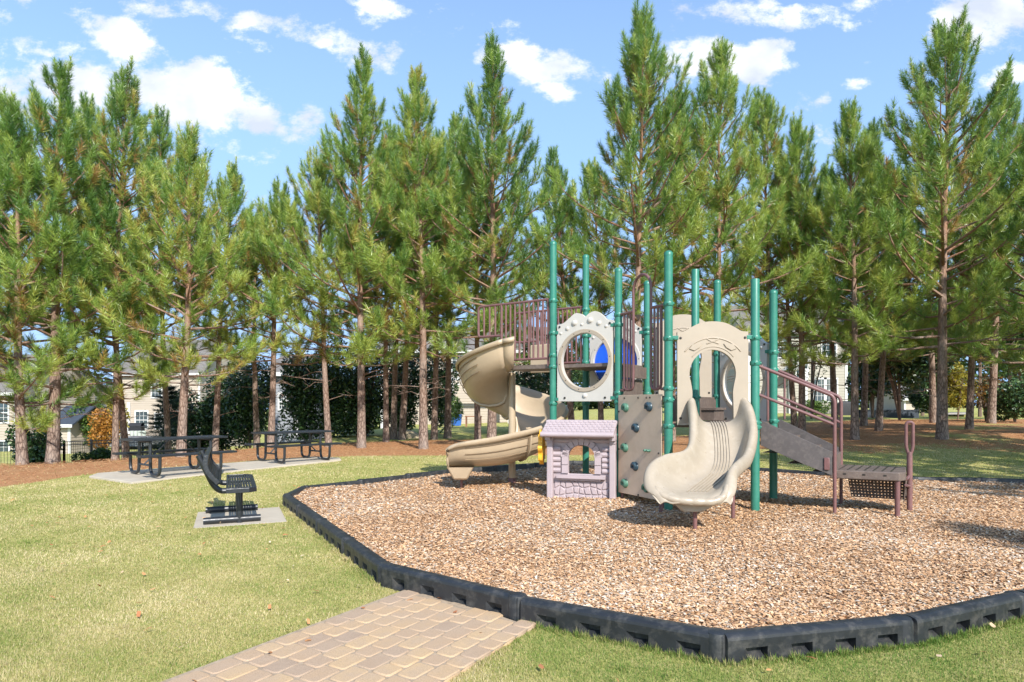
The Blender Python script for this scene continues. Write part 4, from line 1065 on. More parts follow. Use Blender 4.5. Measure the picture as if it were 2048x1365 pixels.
fd = (Vector(S[9][2]) - Vector(S[9][1])); fd.z = 0; fd.normalize(); fn = Vector((fd.y, -fd.x, 0)); fcn = Vector((2.16, 7.52, .40))
mb.prism(foot, [], lambda u, z, o: fcn + fd * u + Vector((0, 0, z)) + fn * o, .26); part(mb, 'slide_foot', 'cream', bevel=.02, segs=3)
for (px_, py_, z1) in ((1390, 1062, .3), (1466, 1036, .62), (1322, 1024, .4)):
    gx, gy = gp(px_, py_); mb = MB(); mb.tube([(gx, gy, -.2), (gx, gy, z1)], .026, 12); part(mb, 'leg', 'maroon')

# ---- transfer steps and platform on the right
w_ = Vector((.885, -.465, 0)); hi = (PV['I'] - PV['H']).normalized()
N1 = Vector((4.395, 8.56, 0)); N2 = Vector((4.985, 9.52, 0))
HH = PV['H'] + w_ * .075; II = PV['I'] + w_ * .075
def between(a, b, t, z): p = a.lerp(b, t); return Vector((p.x, p.y, z))
for a, b, s in ((HH, N1, 1), (II, N2, -1)):                       # stringer plates
    mb = MB(); q = [between(a, b, 0, 1.29), between(a, b, .97, .86), between(a, b, .97, .54), between(a, b, .55, .70), between(a, b, 0, .93)]
    hh = hi * .006
    mb.add([p - hh for p in q] + [p + hh for p in q], [(0, 1, 2, 3, 4), (9, 8, 7, 6, 5)] + [(i, i + 5, (i + 1) % 5 + 5, (i + 1) % 5) for i in range(5)])
    part(mb, 'stair_side', 'grey_brown', smooth=0, bevel=.003)
for t0, t1, z in ((.0, .36, 1.04), (.36, .70, .90), (.70, 1.0, .80)):  # boxed steps
    mb = MB(); a, b, c_, d = between(HH, N1, t0, z), between(HH, N1, t1, z), between(II, N2, t1, z), between(II, N2, t0, z)
    e = hi * .02; a, b, c_, d = a + e, b + e, c_ - e, d - e; dn = Vector((0, 0, -.215))
    mb.add([a, b, c_, d, a + dn, b + dn, c_ + dn, d + dn], [(0, 1, 2, 3), (1, 5, 6, 2), (7, 6, 5, 4)]); part(mb, 'step', 'brown', smooth=0)
for a, b in ((HH, N1), (II, N2)):                                 # handrails running down into the ground posts
    mb = MB(); zt = 2.05
    mb.tube(rounded_path([between(a, b, -.05, zt + .02), between(a, b, .97, 1.63), between(a, b, 1.0, 1.56), Vector((b.x, b.y, -.25))], .11, 7), .024, 12)
    mb.tube([between(a, b, -.05, 1.66), between(a, b, 1.0, 1.235)], .022, 10)
    mb.tube([between(a, b, .10, 1.28), between(a, b, .10, 2.0)], .018, 8)
    part(mb, 'handrail', 'maroon')
mb = MB(); mb.obox(between(HH, N1, .90, .70) - hi * .02, w_, hi, (0, 0, 1), .035, .008, .085); part(mb, 'bracket', 'maroon', bevel=.01)
T = [Vector((4.42, 8.74, 0)), Vector((5.16, 8.37, 0)), Vector((5.30, 8.45, 0)), Vector((5.74, 9.16, 0)), Vector((4.99, 9.56, 0))]
mb = MB(); mb.prism([(p.x, p.y) for p in T], [], lambda a, b, o: Vector((a, b, .545 + o)), .115)
tp = part(mb, 'transfer_platform', 'brown', smooth=0, bevel=.012)
mb = MB(); e1 = (T[1] - T[0]).normalized(); en = Vector((e1.y, -e1.x, 0))
for k in (.22, .5, .8): mb.obox(T[0].lerp(T[1], k) + Vector((0, 0, .555)) + en * .001, e1, en, (0, 0, 1), .018, .004, .010)
for k in range(7):
    a = T[0].lerp(T[1], .12 + k * .125); b = T[4].lerp(T[3], .12 + k * .125); p = a.lerp(b, .5); mb.obox(p + Vector((0, 0, .6035)), (b - a).normalized(), e1, (0, 0, 1), .40, .009, .0015)
part(mb, 'slot', 'bolt', tp, smooth=0)
mb = MB()                                                         # perforated hanging panel at the back
A0 = T[4] + Vector((.04, -.12, 0)); B0 = T[3] + Vector((-.03, -.10, 0)); tt = (B0 - A0).normalized(); Lp = (B0 - A0).length; nb2 = Vector((tt.y, -tt.x, 0))
nu, nz_ = 17, 8
def pp(u, v): return A0 + tt * (.06 * v + (Lp - .08 * v) * u) + Vector((0, 0, .48 - .33 * v)) + nb2 * (.12 * v)
for i in range(nu):
    for j in range(nz_):
        a, b, c_, d = pp(i / nu, j / nz_), pp((i + 1) / nu, j / nz_), pp((i + 1) / nu, (j + 1) / nz_), pp(i / nu, (j + 1) / nz_)
        m = (a + b + c_ + d) / 4; k = .70; h = [p.lerp(m, 1 - .36) for p in (a, b, c_, d)]
        mb.add([a, b, c_, d] + h, [(0, 1, 5, 4), (1, 2, 6, 5), (2, 3, 7, 6), (3, 0, 4, 7)])
part(mb, 'perforated_panel', 'brown', smooth=0, solid=.006)
mb = MB(); B1 = T[2] + Vector((.02, .05, 0)); B2 = T[3] + Vector((0, -.06, 0)); q = [B1, B2]
mb.add([B1 + Vector((0, 0, .48)), B2 + Vector((0, 0, .48)), B2 + Vector((-.05, 0, .15)), B1 + Vector((.1, .2, .15))], [(0, 1, 2, 3)]); part(mb, 'side_panel', 'brown', smooth=0, solid=.008)
for p, z1 in ((Vector((5.17, 8.43, 0)), .52),): 
    mb = MB(); mb.tube([p + Vector((0, 0, -.2)), p + Vector((0, 0, z1))], .033, 14); part(mb, 'leg', 'maroon')
hp = Vector((5.63, 8.90, 0)); mb = MB()
mb.tube([hp + Vector((0, 0, -.25)), hp + Vector((0, 0, .78)), hp + Vector((0, 0, .84))], [.037, .037, .03], 16)
lp = [hp + Vector((0, 0, .80))]
d1 = Vector((.93, -.36, 0))
ring = [hp + Vector((0, 0, .86)) + d1 * (-.0)]
mb.tube(rounded_path([hp + Vector((0, 0, .80)) - d1 * .01, hp - d1 * .042 + Vector((0, 0, .90)), hp - d1 * .042 + Vector((0, 0, 1.26)), hp + d1 * .042 + Vector((0, 0, 1.26)), hp + d1 * .042 + Vector((0, 0, .90)), hp + Vector((0, 0, .80)) + d1 * .01], .06, 6), .022, 10)
part(mb, 'handle_post', 'maroon')
mb = MB(); mb.tube([hp + Vector((0, 0, .5)), T[2] + Vector((.03, .05, .5))], .02, 8); mb.tube([hp + Vector((0, 0, .35)), T[2] + Vector((.03, .05, .42))], .02, 8); part(mb, 'bracket', 'maroon')
# ------------------------------------------------------------------ pines
def tuft_templates(k=8, n=100):
    out = []
    for _ in range(k):
        s = rng.uniform(-.10, .30, n); a = rng.uniform(0, 2 * np.pi, n)
        el = np.clip(rng.normal(.95, .22, n) - s * 1.5, .10, 1.45)        # angle off the shoot axis, tighter at the tip
        L = rng.uniform(.13, .215, n)
        d = np.stack([np.cos(a) * np.sin(el), np.sin(a) * np.sin(el), np.cos(el)], -1)
        b = np.stack([np.zeros(n), np.zeros(n), s], -1)
        side = np.cross(d, rng.normal(0, 1, (n, 3))); side /= np.linalg.norm(side, axis=1)[:, None]
        w = rng.uniform(.0042, .0068, n)[:, None]
        mid = b + d * (L * .45)[:, None]
        sag = np.array([0, 0, -1.0]) * 0
        out.append(np.stack([b - side * w, b + side * w, b + d * L[:, None]], 1))
    return out
TUFTS = tuft_templates()
def frames(D):
    z = D / np.linalg.norm(D, axis=1)[:, None]
    h = np.where(np.abs(z[:, 2:3]) < .95, np.array([[0, 0, 1.0]]), np.array([[1.0, 0, 0]]))
    x = np.cross(h, z); x /= np.linalg.norm(x, axis=1)[:, None]; y = np.cross(z, x)
    return np.stack([x, y, z], -1)                                       # columns
def place_tufts(P, D, S):
    Rm = frames(D); V = []; tid = rng.integers(0, len(TUFTS), len(P))
    order = []
    for k, T in enumerate(TUFTS):
        q = np.where(tid == k)[0]
        if not len(q): continue
        v = np.einsum('nij,mkj->nmki', Rm[q], T) * S[q][:, None, None, None] + P[q][:, None, None, :]
        V.append(v.reshape(-1, 3)); order.append(np.repeat(q, T.shape[0]))
    V = np.concatenate(V); order = np.concatenate(order); m = len(order)
    b = np.arange(m)[:, None] * 3
    return V, b + np.array([0, 1, 2]), order
def rdx(seed): return ((seed * 37) % 11 - 4) * .03
def pine(x, y, ztop, R_, zb, seed, label, lean=(0, 0), yellow=.0, dia=.30, dens=1.0, tone=0.0, shape=.62, tuft=1.36, group='tall pines behind the playground'):
    global rng
    keep = rng; rng = np.random.default_rng(seed + 100); rd = random.Random(seed)
    z0 = gzs(x, y) - .12; H = ztop - z0 - .20; shape = shape + rdx(seed); tuft = tuft * (.90 + ((seed * 29) % 13) * .017)
    t = empty('pine_tree', (x, y, z0), 0, label, 'tree', group)
    mb = MB(); n = 12; ph = rd.uniform(0, 6.3)
    def axis(z):
        f = z / H
        return Vector((x + lean[0] * f + .10 * math.sin(f * 5 + ph) * f, y + lean[1] * f + .08 * math.cos(f * 4 + ph) * f, z0 + z))
    def rad(z): f = z / H; return dia / 2 * ((1 - f) ** .9 * .93 + .03 + .30 * math.exp(-z / .35))
    zs = [0, .15, .35, .7] + [H * (.1 + .9 * i / 16) for i in range(17)]
    mb.tube([axis(z) for z in zs], [rad(z) + (.0 if i < 20 else 0) for i, z in enumerate(zs)], 12)
    P, D, S, Tt = [], [], [], []
    def add_tuft(p, d, s=1.0, t=0.0):
        s *= 1.04 - .30 * max(0, (p[2] - zb) / (ztop - zb)) ** 2
        P.append(tuple(p)); D.append(tuple(d)); S.append(s * rd.uniform(.85, 1.2)); Tt.append(t)
    zc = zb - z0; z = zc; k = 0
    up = Vector((0, 0, 1))
    sidebias = rd.uniform(0, 6.3)
    while z < H - .25:
        f = (z - zc) / (H - zc); nb = rd.choice([3, 3, 4, 4, 5])
        if f > .85: nb = 3
        if z - zc < 1.6: nb = rd.choice([2, 2, 3])
        a0 = rd.uniform(0, 6.28)
        for j in range(nb):
            a = a0 + j * 6.283 / nb + rd.uniform(-.35, .35)
            prof = min(1.0, .72 + f * 2.0) * (1 - f) ** (shape + .26 * f) + .04
            Lb = R_ * 1.30 * prof * rd.uniform(.52, 1.18) * (1 + .14 * math.cos(a - sidebias))
            if Lb < .2: Lb = .2
            el = R(4 + 56 * f ** .75 + rd.uniform(-10, 12)); 
            hd = Vector((math.cos(a), math.sin(a), 0)); zz = z + rd.uniform(-.15, .15)
            p = axis(zz); seg = 6; pts = [p]; d = (hd * math.cos(el) + up * math.sin(el)).normalized()
            curl = rd.uniform(.06, .16) + .10 * (1 - f); wob = rd.uniform(-.08, .08)
            for i in range(seg):
                d = (d + up * curl * (i / seg) * 1.3 - up * (.10 * (1 - f) if i < 2 else 0) + Vector((-hd.y, hd.x, 0)) * wob).normalized()
                p = p + d * (Lb / seg); pts.append(p)
            r0 = .012 + .011 * Lb
            mb.tube(pts, [r0 * (1 - .75 * i / seg) for i in range(seg + 1)], 5, cap=False)
            # side twigs with their shoots
            s = .30 if Lb > 1 else .12; sd = rd.choice([-1, 1]); step = .315 / max(Lb, .4) / dens
            while s < 1.0:
                i = min(int(s * seg), seg - 1); q = pts[i].lerp(pts[i + 1], s * seg - i); dd = (pts[i + 1] - pts[i]).normalized()
                lat = dd.cross(up); 
                if lat.length < .1: lat = Vector((-hd.y, hd.x, 0))
                lat.normalize(); sd = -sd
                tl = rd.uniform(.22, .62) * (1.15 - .55 * s) * min(1, Lb / 1.3 + .25)
                td = (dd * .75 + lat * sd * rd.uniform(.35, .95) + up * rd.uniform(.05, .55)).normalized()
                e = q + td * tl; mb.tube([q, q.lerp(e, .5) - up * .02, e], [.007, .006, .004], 3, cap=False)
                sd_ = (td * .6 + up * rd.uniform(.35, 1.1) + dd * .2).normalized()
                add_tuft(e - sd_ * .05, sd_, tuft * 1.0, 0)
                if tl > .36 and rd.random() < .5: add_tuft(q.lerp(e, .55), (td + up * rd.uniform(.2, .9)).normalized(), tuft * .85, -.12)
                if rd.random() < .35: add_tuft(q.lerp(e, .25), (td * .4 - up * rd.uniform(-.4, .3) + lat * .5).normalized(), tuft * .8, .5)
                s += step * rd.uniform(.75, 1.25)
            ud = (d + up * (.6 + .8 * f)).normalized(); add_tuft(pts[-1] - ud * .08, ud, tuft * 1.1, .05)
            if f > .35: add_tuft(pts[-1] + ud * .20, (ud + up * .4).normalized(), tuft * .88, .1)
            if Lb > .7: add_tuft(pts[-1] - d * .22, (d * .7 + up).normalized(), tuft, 0)
        z += rd.uniform(.31, .47) * (1 - .25 * f); k += 1
    for q in range(6):                                                   # leader shoot with a few upright candles round it
        zz = H - 1.15 + q * .17; a = q * 2.4 + seed; o_ = Vector((math.cos(a), math.sin(a), 0))
        e = axis(zz) + o_ * .16 + up * .22; mb.tube([axis(zz), e], [.008, .004], 3, cap=False)
        if q < 5: add_tuft(e, (up + o_ * .35).normalized(), tuft * (.86 - .06 * q), .1)
    for q in range(5): add_tuft(axis(H - .95 + q * .2), up, tuft * (.85 - .08 * q), .1)
    for q in range(rd.randint(6, 11)):                                   # dead lower branches
        zz = rd.uniform(max(1.3, zc - 1.9), zc + .3); a = rd.uniform(0, 6.28); Lb = rd.uniform(.4, 1.6); hd = Vector((math.cos(a), math.sin(a), rd.uniform(-.15, .45)))
        p0 = axis(zz); p1 = p0 + hd * Lb * .5 + up * .05; p2 = p0 + hd * Lb + up * rd.uniform(-.2, .15); mb.tube([p0, p1, p2], [.014, .010, .004], 4, cap=False)
        for w in range(3): c0 = p1.lerp(p2, rd.random()); mb.tube([c0, c0 + Vector((rd.uniform(-.3, .3), rd.uniform(-.3, .3), rd.uniform(-.15, .25)))], [.006, .003], 3, cap=False)
    tr = mb.build('trunk', M['bark'], t, smooth=60, fix=False)
    P = np.array(P); D = np.array(D); S = np.array(S); Tt = np.array(Tt); nT = len(P)
    ctr = np.array([x, y, 0]); rr = np.hypot(P[:, 0] - x, P[:, 1] - y) / R_
    base = np.clip(.54 + tone + ((seed * 53) % 17 - 8) * .011 - .20 * (P[:, 2] - zb) / (ztop - zb) + rng.normal(0, .19, nT) + .10 * Tt, .02, .82)
    brown = (rng.uniform(0, 1, nT) < (.035 + yellow * .10 + .30 * (Tt > .3) * (rng.uniform(0, 1, nT) < .6)))
    base = np.where(brown & (rr < .75) & (P[:, 2] < ztop - 2.2), rng.uniform(.88, 1.0, nT), base)
    if yellow > .45: base = np.where(rng.uniform(0, 1, nT) < yellow * .30, rng.uniform(.72, .90, nT), base)
    V, F, order = place_tufts(P, D, S)
    tint = np.clip(base[order] + rng.normal(0, .05, len(order)), 0, 1)
    rng = keep
    np_mesh('crown', V, F, M['needles'], t, attrs={'tint': tint})
    return t
# base px, distance, top (px, py), crown radius, lowest foliage row (py), yellowness, density, tone, label
PINES = [
    (45, 17.0, (20, 190), 2.3, 745, .3, 1.0, -.02, 'pine at the far left with a dark trunk in front of the black fence'),
    (105, 18.0, (125, 122), 2.3, 720, .3, 1.1, .0, 'thick trunked pine at left standing in a mound of pine straw by the fence'),
    (-60, 19.0, (-40, 200), 2.4, 700, .2, 1.0, .0, 'pine whose branches reach in over the left edge of the photo'),
    (230, 19.5, (247, 125), 2.0, 720, .5, .85, .0, 'open topped pine with a pale pinkish trunk left of the near picnic table'),
    (254, 21.0, (180, 190), 1.9, 690, .3, .8, -.06, 'slim dark trunked pine close behind the pale trunked one, left of the near table'),
    (362, 19.0, (385, 258), 2.3, 690, 1.0, .9, .10, 'yellow tipped pine with a stout scaly trunk rising behind the near picnic table'),
    (338, 24.0, (310, 215), 1.9, 680, .4, .9, -.03, 'thin pine just left of and behind the stout scaly pine by the near table'),
    (429, 22.5, (462, 318), 2.0, 660, .7, .85, .05, 'thin trunked pine between the near and far picnic tables'),
    (541, 23.0, (562, 370), 2.3, 660, .4, 1.0, .0, 'low topped reddish trunked pine behind the left end of the far picnic table'),
    (514, 26.0, (505, 420), 2.0, 650, .3, .9, -.05, 'thin dark pine farther back at the left end of the far picnic table'),
    (658, 22.5, (630, 318), 2.4, 640, .7, 1.0, .04, 'pine at the right end of the far picnic table with golden brown needles low down'),
    (723, 22.0, (722, 103), 2.5, 610, .4, 1.1, .02, 'tall pointed pine with a straight scaly trunk right of the far picnic table'),
    (772, 25.5, (775, 240), 2.2, 620, .3, 1.0, -.04, 'pine leaning slightly right among the trio of back trunks left of the spiral slide'),
    (787, 27.5, (800, 270), 2.0, 620, .3, .9, -.08, 'shaded back pine hidden behind the leaning one left of the spiral slide'),
    (803, 27.0, (838, 300), 1.8, 610, .3, .9, -.03, 'slender back pine, rightmost of the trio left of the grey barked trunk'),
    (847, 21.5, (838, 140), 2.3, 620, .5, 1.1, .03, 'pine with a straight grey scaly trunk nearest left of the spiral slide'),
    (868, 27.0, (880, 260), 2.0, 620, .2, 1.0, -.04, 'back pine whose trunk flares at the foot, right of the grey barked trunk'),
    (895, 28.0, (908, 215), 2.2, 620, .2, 1.0, -.04, 'dark thin back pine just left of the spiral slide'),
    (983, 21.5, (990, 68), 2.4, 600, .25, 1.15, .0, 'tall dense dark green pine with twin tips behind the spiral slide'),
    (956, 23.5, (948, 300), 2.0, 620, .3, .9, -.05, 'dark trunked pine touching the pale trunk behind the spiral slide'),
    (1146, 27.0, (1105, 300), 2.2, 610, .2, 1.0, -.06, 'shaded back pine seen below the white porthole panel'),
    (1203, 27.5, (1190, 330), 2.2, 610, .2, 1.0, -.06, 'back pine seen below the white panel just left of the climbing wall'),
    (1274, 19.5, (1281, 18), 2.9, 560, .15, 1.0, .06, 'tallest pine, its pointed top right of centre above the green posts'),
    (1432, 20.5, (1444, 70), 2.5, 580, .2, 1.0, .06, 'tall pine behind the tan arch panel, second tallest of the pair above the posts'),
    (1345, 24.0, (1352, 190), 2.3, 580, .1, 1.0, .0, 'pine filling the gap between the two tallest pines above the posts'),
    (1540, 23.0, (1527, 183), 2.2, 600, .15, 1.0, .08, 'pine with a bluish pointed top above the right end of the play structure'),
    (1604, 22.5, (1598, 233), 2.1, 610, .2, 1.0, .06, 'pale trunked pine behind the stair handrails'),
    (1590, 25.5, (1560, 330), 2.0, 620, .2, .9, -.04, 'dark trunk pine just left of the pale trunk behind the stair handrails'),
    (1671, 26.5, (1650, 330), 2.0, 620, .2, .9, .0, 'thin reddish pine in front of the right house window'),
    (1710, 20.5, (1702, 200), 2.2, 600, .25, .95, .02, 'pine with a mottled reddish trunk right of the stair handrails'),
    (1727, 26.5, (1745, 240), 2.2, 610, .2, .95, .0, 'pine with a curved foot just right of the mottled trunk'),
    (1757, 23.5, (1790, 330), 2.0, 600, .2, .8, -.02, 'pine with bare dead side branches in front of the dark magnolia'),
    (1884, 19.5, (1893, 43), 2.7, 570, .15, 1.0, .04, 'tall full pine towards the right with the thickest dark trunk'),
    (1867, 26.5, (1850, 250), 2.1, 600, .1, .9, -.04, 'dark back pine touching the thick trunk at right'),
    (1938, 22.0, (1960, 260), 2.2, 590, .1, .95, -.02, 'dark leaning pine near the yellow shrubs at right'),
    (1982, 26.0, (2012, 150), 2.1, 590, .15, .95, .02, 'back pine with a sunlit patch on its trunk at far right'),
    (2085, 19.5, (2075, 250), 2.5, 650, .1, 1.0, -.06, 'dark pine whose branches reach in over the right edge'),
]
for i, (bx_, d, (tx_, ty_), R_, fy, yel, den, tone, lab) in enumerate(PINES):
    x = (bx_ - 1024) / FOC * d; ztop = EYE + (HOR - ty_) * d / FOC; zb = EYE + (HOR - fy - (45 if fy < 615 else 0)) * d / FOC - 1.25
    lx = (tx_ - bx_) / FOC * d
    wpx = {45: 20, 105: 24, 362: 19, 723: 18, 847: 19, 983: 20, 1884: 21, 1274: 19, 1710: 16, 1936: 16}.get(bx_, 13 + (i * 7) % 3)
    pine(x, d, ztop, R_, zb, i * 13 + 5, lab, (lx, 0), yel, wpx * d / FOC, den, tone)
# pines standing out of frame on the sun side; their shadows fall into the picture
for i, (x, y, h) in enumerate([(11.0, -6.4, 11.5), (11.2, 6.6, 9.5), (13.0, 9.6, 10.5), (15.0, 11.8, 10.5), (16.2, 14.2, 10.5), (19, 15.6, 11), (16.5, 8.5, 11.5)]):
    pine(x, y, h + gzs(x, y), 2.3, 2.2, 900 + i * 7, ['pine out of frame at right, %s on the sunny side' % w for w in ('nearest the camera', 'second nearest', 'third back', 'fourth back', 'fifth back', 'farthest back', 'outermost')][i], (0, 0), .1, .3, .9, 0)
# ------------------------------------------------------------------ leafy shrubs and trees
def leafy(name, x, y, rx, rz_, zc, n, leaf, mat, label, cat, stems=3, lumps=9, stem_r=.03, group=None, tone=0.0, flat=.8, ry=None, z0=None, lo=.3):
    g0 = gzs(x, y) if z0 is None else z0
    t = empty(name, (x, y, g0), 0, label, cat, group); ry = ry or rx
    rd = np.random.default_rng(int(abs(x * 131 + y * 17 + zc * 7)) + 3)
    L = rd.normal(0, 1, (lumps, 3)); L /= np.linalg.norm(L, axis=1)[:, None]; L *= rd.uniform(.3, .72, (lumps, 1)); Lr = rd.uniform(.32, .55, lumps)
    k = rd.integers(0, lumps, n); d = rd.normal(0, 1, (n, 3)); d /= np.linalg.norm(d, axis=1)[:, None]
    P = L[k] + d * (Lr[k] * rd.uniform(.45, 1.05, n) ** .6)[:, None]
    P = P * np.array([rx, ry, rz_]) + np.array([x, y, g0 + zc])
    P = P[P[:, 2] > g0 + .05]; n = len(P)
    nr = rd.normal(0, 1, (n, 3)) + np.array([0, -.2, .7]); nr /= np.linalg.norm(nr, axis=1)[:, None]
    u = np.cross(nr, rd.normal(0, 1, (n, 3))); u /= np.linalg.norm(u, axis=1)[:, None]; w = np.cross(nr, u)
    s = (leaf * rd.uniform(.6, 1.3, n))[:, None]
    V = np.stack([P - u * s, P - w * s * .5, P + u * s, P + w * s * .5], 1).reshape(-1, 3)
    tint = np.clip(rd.beta(2, 2.2, n) + tone, 0, 1)
    np_mesh('foliage', V, np.arange(4 * n).reshape(-1, 4), M[mat], t, attrs={'tint': tint})
    mb = MB()
    for i in range(stems):
        a = rd.uniform(0, 6.28); r = rx * .35 * rd.uniform(.2, 1) if stems > 1 else 0
        p = Vector((x, y, g0 - .1)); q = Vector((x + r * math.cos(a) * .5, y + r * math.sin(a) * .5, g0 + zc * .6)); e = Vector((x + r * math.cos(a) * 1.4, y + r * math.sin(a), g0 + zc + rz_ * .3))
        mb.tube([p, q, e], [stem_r, stem_r * .8, stem_r * .4], 6)
    mb.build('stem', M['stem'], t, fix=False)
    return t
HED = 'dark evergreen shrubs behind the middle pines'
for px, d, w, zc, rz_, n, lab in [(1046, 33, 1.5, 2.5, 2.6, 6500, 'dark evergreen shrub seen between the slide column and the tall left post'), (1112, 35, 1.7, 2.4, 2.6, 6500, 'dark evergreen shrub behind the white porthole panel'), (392, 30, 1.6, 1.90, 2.38, 7800, 'dark evergreen shrub right behind the spruce, leftmost of the hedge'), (445, 31, 1.7, 2.13, 2.62, 8450, 'dark evergreen shrub behind the thin pine between the tables'),
        (500, 30, 1.5, 2.13, 2.62, 7800, 'dark evergreen shrub left of the shaded grey house wall'), (610, 30, 1.4, 2.02, 2.75, 7800, 'dark evergreen shrub just right of the shaded grey house wall'),
        (668, 30, 1.6, 2.35, 3.00, 9750, 'tall dark evergreen shrub behind the right end of the far table'), (735, 31, 1.6, 2.58, 3.25, 9750, 'tall dark evergreen shrub behind the straight scaly pine'),
        (800, 31, 1.5, 2.24, 3.00, 8450, 'dark evergreen shrub behind the trio of back trunks'), (872, 33, 1.3, 2.35, 3.00, 6500, 'dark evergreen shrub left of the spiral slide, rightmost of the hedge')]:
    leafy('evergreen_shrub', (px - 1024) / FOC * d, d, w, rz_, zc, n, .085, 'leaf_dark', lab, 'shrub', 4, 10, .04, HED)
# spruce beside the near table
def spruce(x, y, h, r, label):
    g0 = gzs(x, y); t = empty('spruce_tree', (x, y, g0), 0, label, 'tree'); rd = np.random.default_rng(5)
    mb = MB(); mb.tube([(x, y, g0 - .1), (x, y, g0 + h)], [.07, .01], 8); mb.build('trunk', M['bark'], t, fix=False)
    Ps, Ds = [], []
    for z in np.arange(.15, h, .17):
        f = z / h
        for j in range(9):
            a = rd.uniform(0, 6.28); L = r * (1 - f) ** .85 * rd.uniform(.75, 1.1) + .06
            for s in np.arange(.2, 1.01, .16): Ps.append((x + math.cos(a) * L * s, y + math.sin(a) * L * s, g0 + z - .28 * L * s + .12 * s * s)); Ds.append((math.cos(a), math.sin(a), .15))
    P, D = np.array(Ps), np.array(Ds); P += rd.normal(0, .03, P.shape); S = rd.uniform(.5, .75, len(P))
    V, F, o = place_tufts(P, D, S); k = rd.uniform(0, 1, len(o)) < .5
    V = V.reshape(-1, 3, 3)[k]; nf = len(V); np_mesh('crown', V.reshape(-1, 3), np.arange(nf * 3).reshape(-1, 3), M['leaf_spruce'], t, attrs={'tint': np.clip(rd.beta(2, 2.3, len(P))[o[k]], 0, 1)})
spruce(*((335 - 1024) / FOC * 26, 26), 3.2, 1.1, 'dark conical spruce behind the near picnic table')
leafy('evergreen_shrub', (78 - 1024) / FOC * 22.5, 22.5, .95, 1.25, 1.0, 4200, .07, 'leaf_dark', 'dark upright shrub between the two leftmost trunks', 'shrub', 3, 8, .03, tone=.08)
leafy('clipped_shrub', (192 - 1024) / FOC * 24.5, 24.5, .75, .55, .50, 3600, .05, 'leaf_mid', 'rounded green clipped shrub in front of the black fence', 'shrub', 3, 8, .02, tone=-.25)
leafy('young_tree', (168 - 1024) / FOC * 46, 46, 1.7, 2.0, 2.4, 3500, .12, 'leaf_mid', 'small green tree in front of the brick gabled house', 'tree', 1, 9, .06, tone=-.05)
leafy('autumn_tree', (205 - 1024) / FOC * 44, 44, 1.25, 1.7, 1.9, 3000, .10, 'leaf_orange', 'small orange autumn tree left of the tan house', 'tree', 3, 9, .05)
leafy('young_tree', (236 - 1024) / FOC * 50, 50, 1.0, 1.9, 2.6, 2000, .11, 'leaf_yellow', 'yellowing tree at the left corner of the tan house', 'tree', 1, 7, .05)
# right-hand side
leafy('magnolia_tree', (1800 - 1024) / FOC * 30, 30, 2.05, 2.5, 2.8, 14000, .10, 'leaf_dark', 'broad dark magnolia behind the pine with bare dead branches', 'tree', 5, 12, .05, tone=.02)
leafy('magnolia_tree', (1745 - 1024) / FOC * 33, 33, 1.2, 1.7, 2.2, 5000, .10, 'leaf_dark', 'smaller dark magnolia at the corner of the right house', 'tree', 4, 9, .05)
leafy('broadleaf_tree', (1845 - 1024) / FOC * 38, 38, 2.2, 2.6, 5.0, 7000, .12, 'leaf_mid', 'green leafy tree above and behind the dark magnolia', 'tree', 1, 12, .10, tone=-.05)
leafy('broadleaf_tree', (1960 - 1024) / FOC * 36, 36, 2.6, 2.6, 5.0, 9000, .12, 'leaf_mid', 'green leafy tree behind the yellow shrub at right', 'tree', 1, 12, .10, tone=-.12)
leafy('broadleaf_tree', (2055 - 1024) / FOC * 31, 31, 2.1, 2.4, 3.9, 8500, .10, 'leaf_mid', 'sunlit green leafy tree at the right edge', 'tree', 2, 12, .08, tone=0)
leafy('broadleaf_tree', (1745 - 1024) / FOC * 48, 48, 3.4, 3.6, 6.2, 9000, .16, 'leaf_mid', 'tall green leafy tree beyond the corner of the right house', 'tree', 1, 12, .12, tone=-.14)
leafy('broadleaf_tree', (1890 - 1024) / FOC * 46, 46, 3.2, 4.2, 6.6, 10000, .15, 'leaf_mid', 'tall hazy green tree between the thick dark trunks, farthest back', 'tree', 1, 12, .12, tone=-.12)
leafy('broadleaf_tree', (2020 - 1024) / FOC * 42, 42, 3.3, 4.0, 6.2, 10000, .14, 'leaf_mid', 'tall green tree filling the gap near the right edge', 'tree', 1, 12, .12, tone=-.08)
leafy('evergreen_shrub', (1860 - 1024) / FOC * 34, 34, 1.3, 1.5, 1.5, 5000, .09, 'leaf_dark', 'dark evergreen shrub behind the thickest right trunk', 'shrub', 3, 9, .03, tone=.05)
leafy('yellow_shrub', (1915 - 1024) / FOC * 31, 31, .95, 1.5, 1.7, 4200, .07, 'leaf_yellow', 'yellow leaved shrub between the dark trunks at right', 'shrub', 5, 9, .03)
leafy('russet_shrub', (1972 - 1024) / FOC * 28.5, 28.5, 1.1, 1.0, 1.5, 1500, .06, 'leaf_orange', 'russet twiggy shrub right of the yellow one', 'shrub', 7, 8, .025, tone=-.42)
leafy('evergreen_shrub', (2030 - 1024) / FOC * 27, 27, 1.25, 1.1, 1.0, 5500, .075, 'leaf_dark', 'dark evergreen shrub at the right edge of the straw', 'shrub', 4, 9, .03, tone=.06)
leafy('garden_shrub', (1628 - 1024) / FOC * 38, 38, .95, .65, .65, 2600, .06, 'leaf_mid', 'low bright garden shrub under the right house window', 'shrub', 4, 8, .02, tone=.1)
leafy('twiggy_tree', (1622 - 1024) / FOC * 34, 34, 1.7, 2.3, 3.4, 1100, .07, 'leaf_mid', 'half bare small tree in front of the right house', 'tree', 6, 10, .045, tone=-.1)
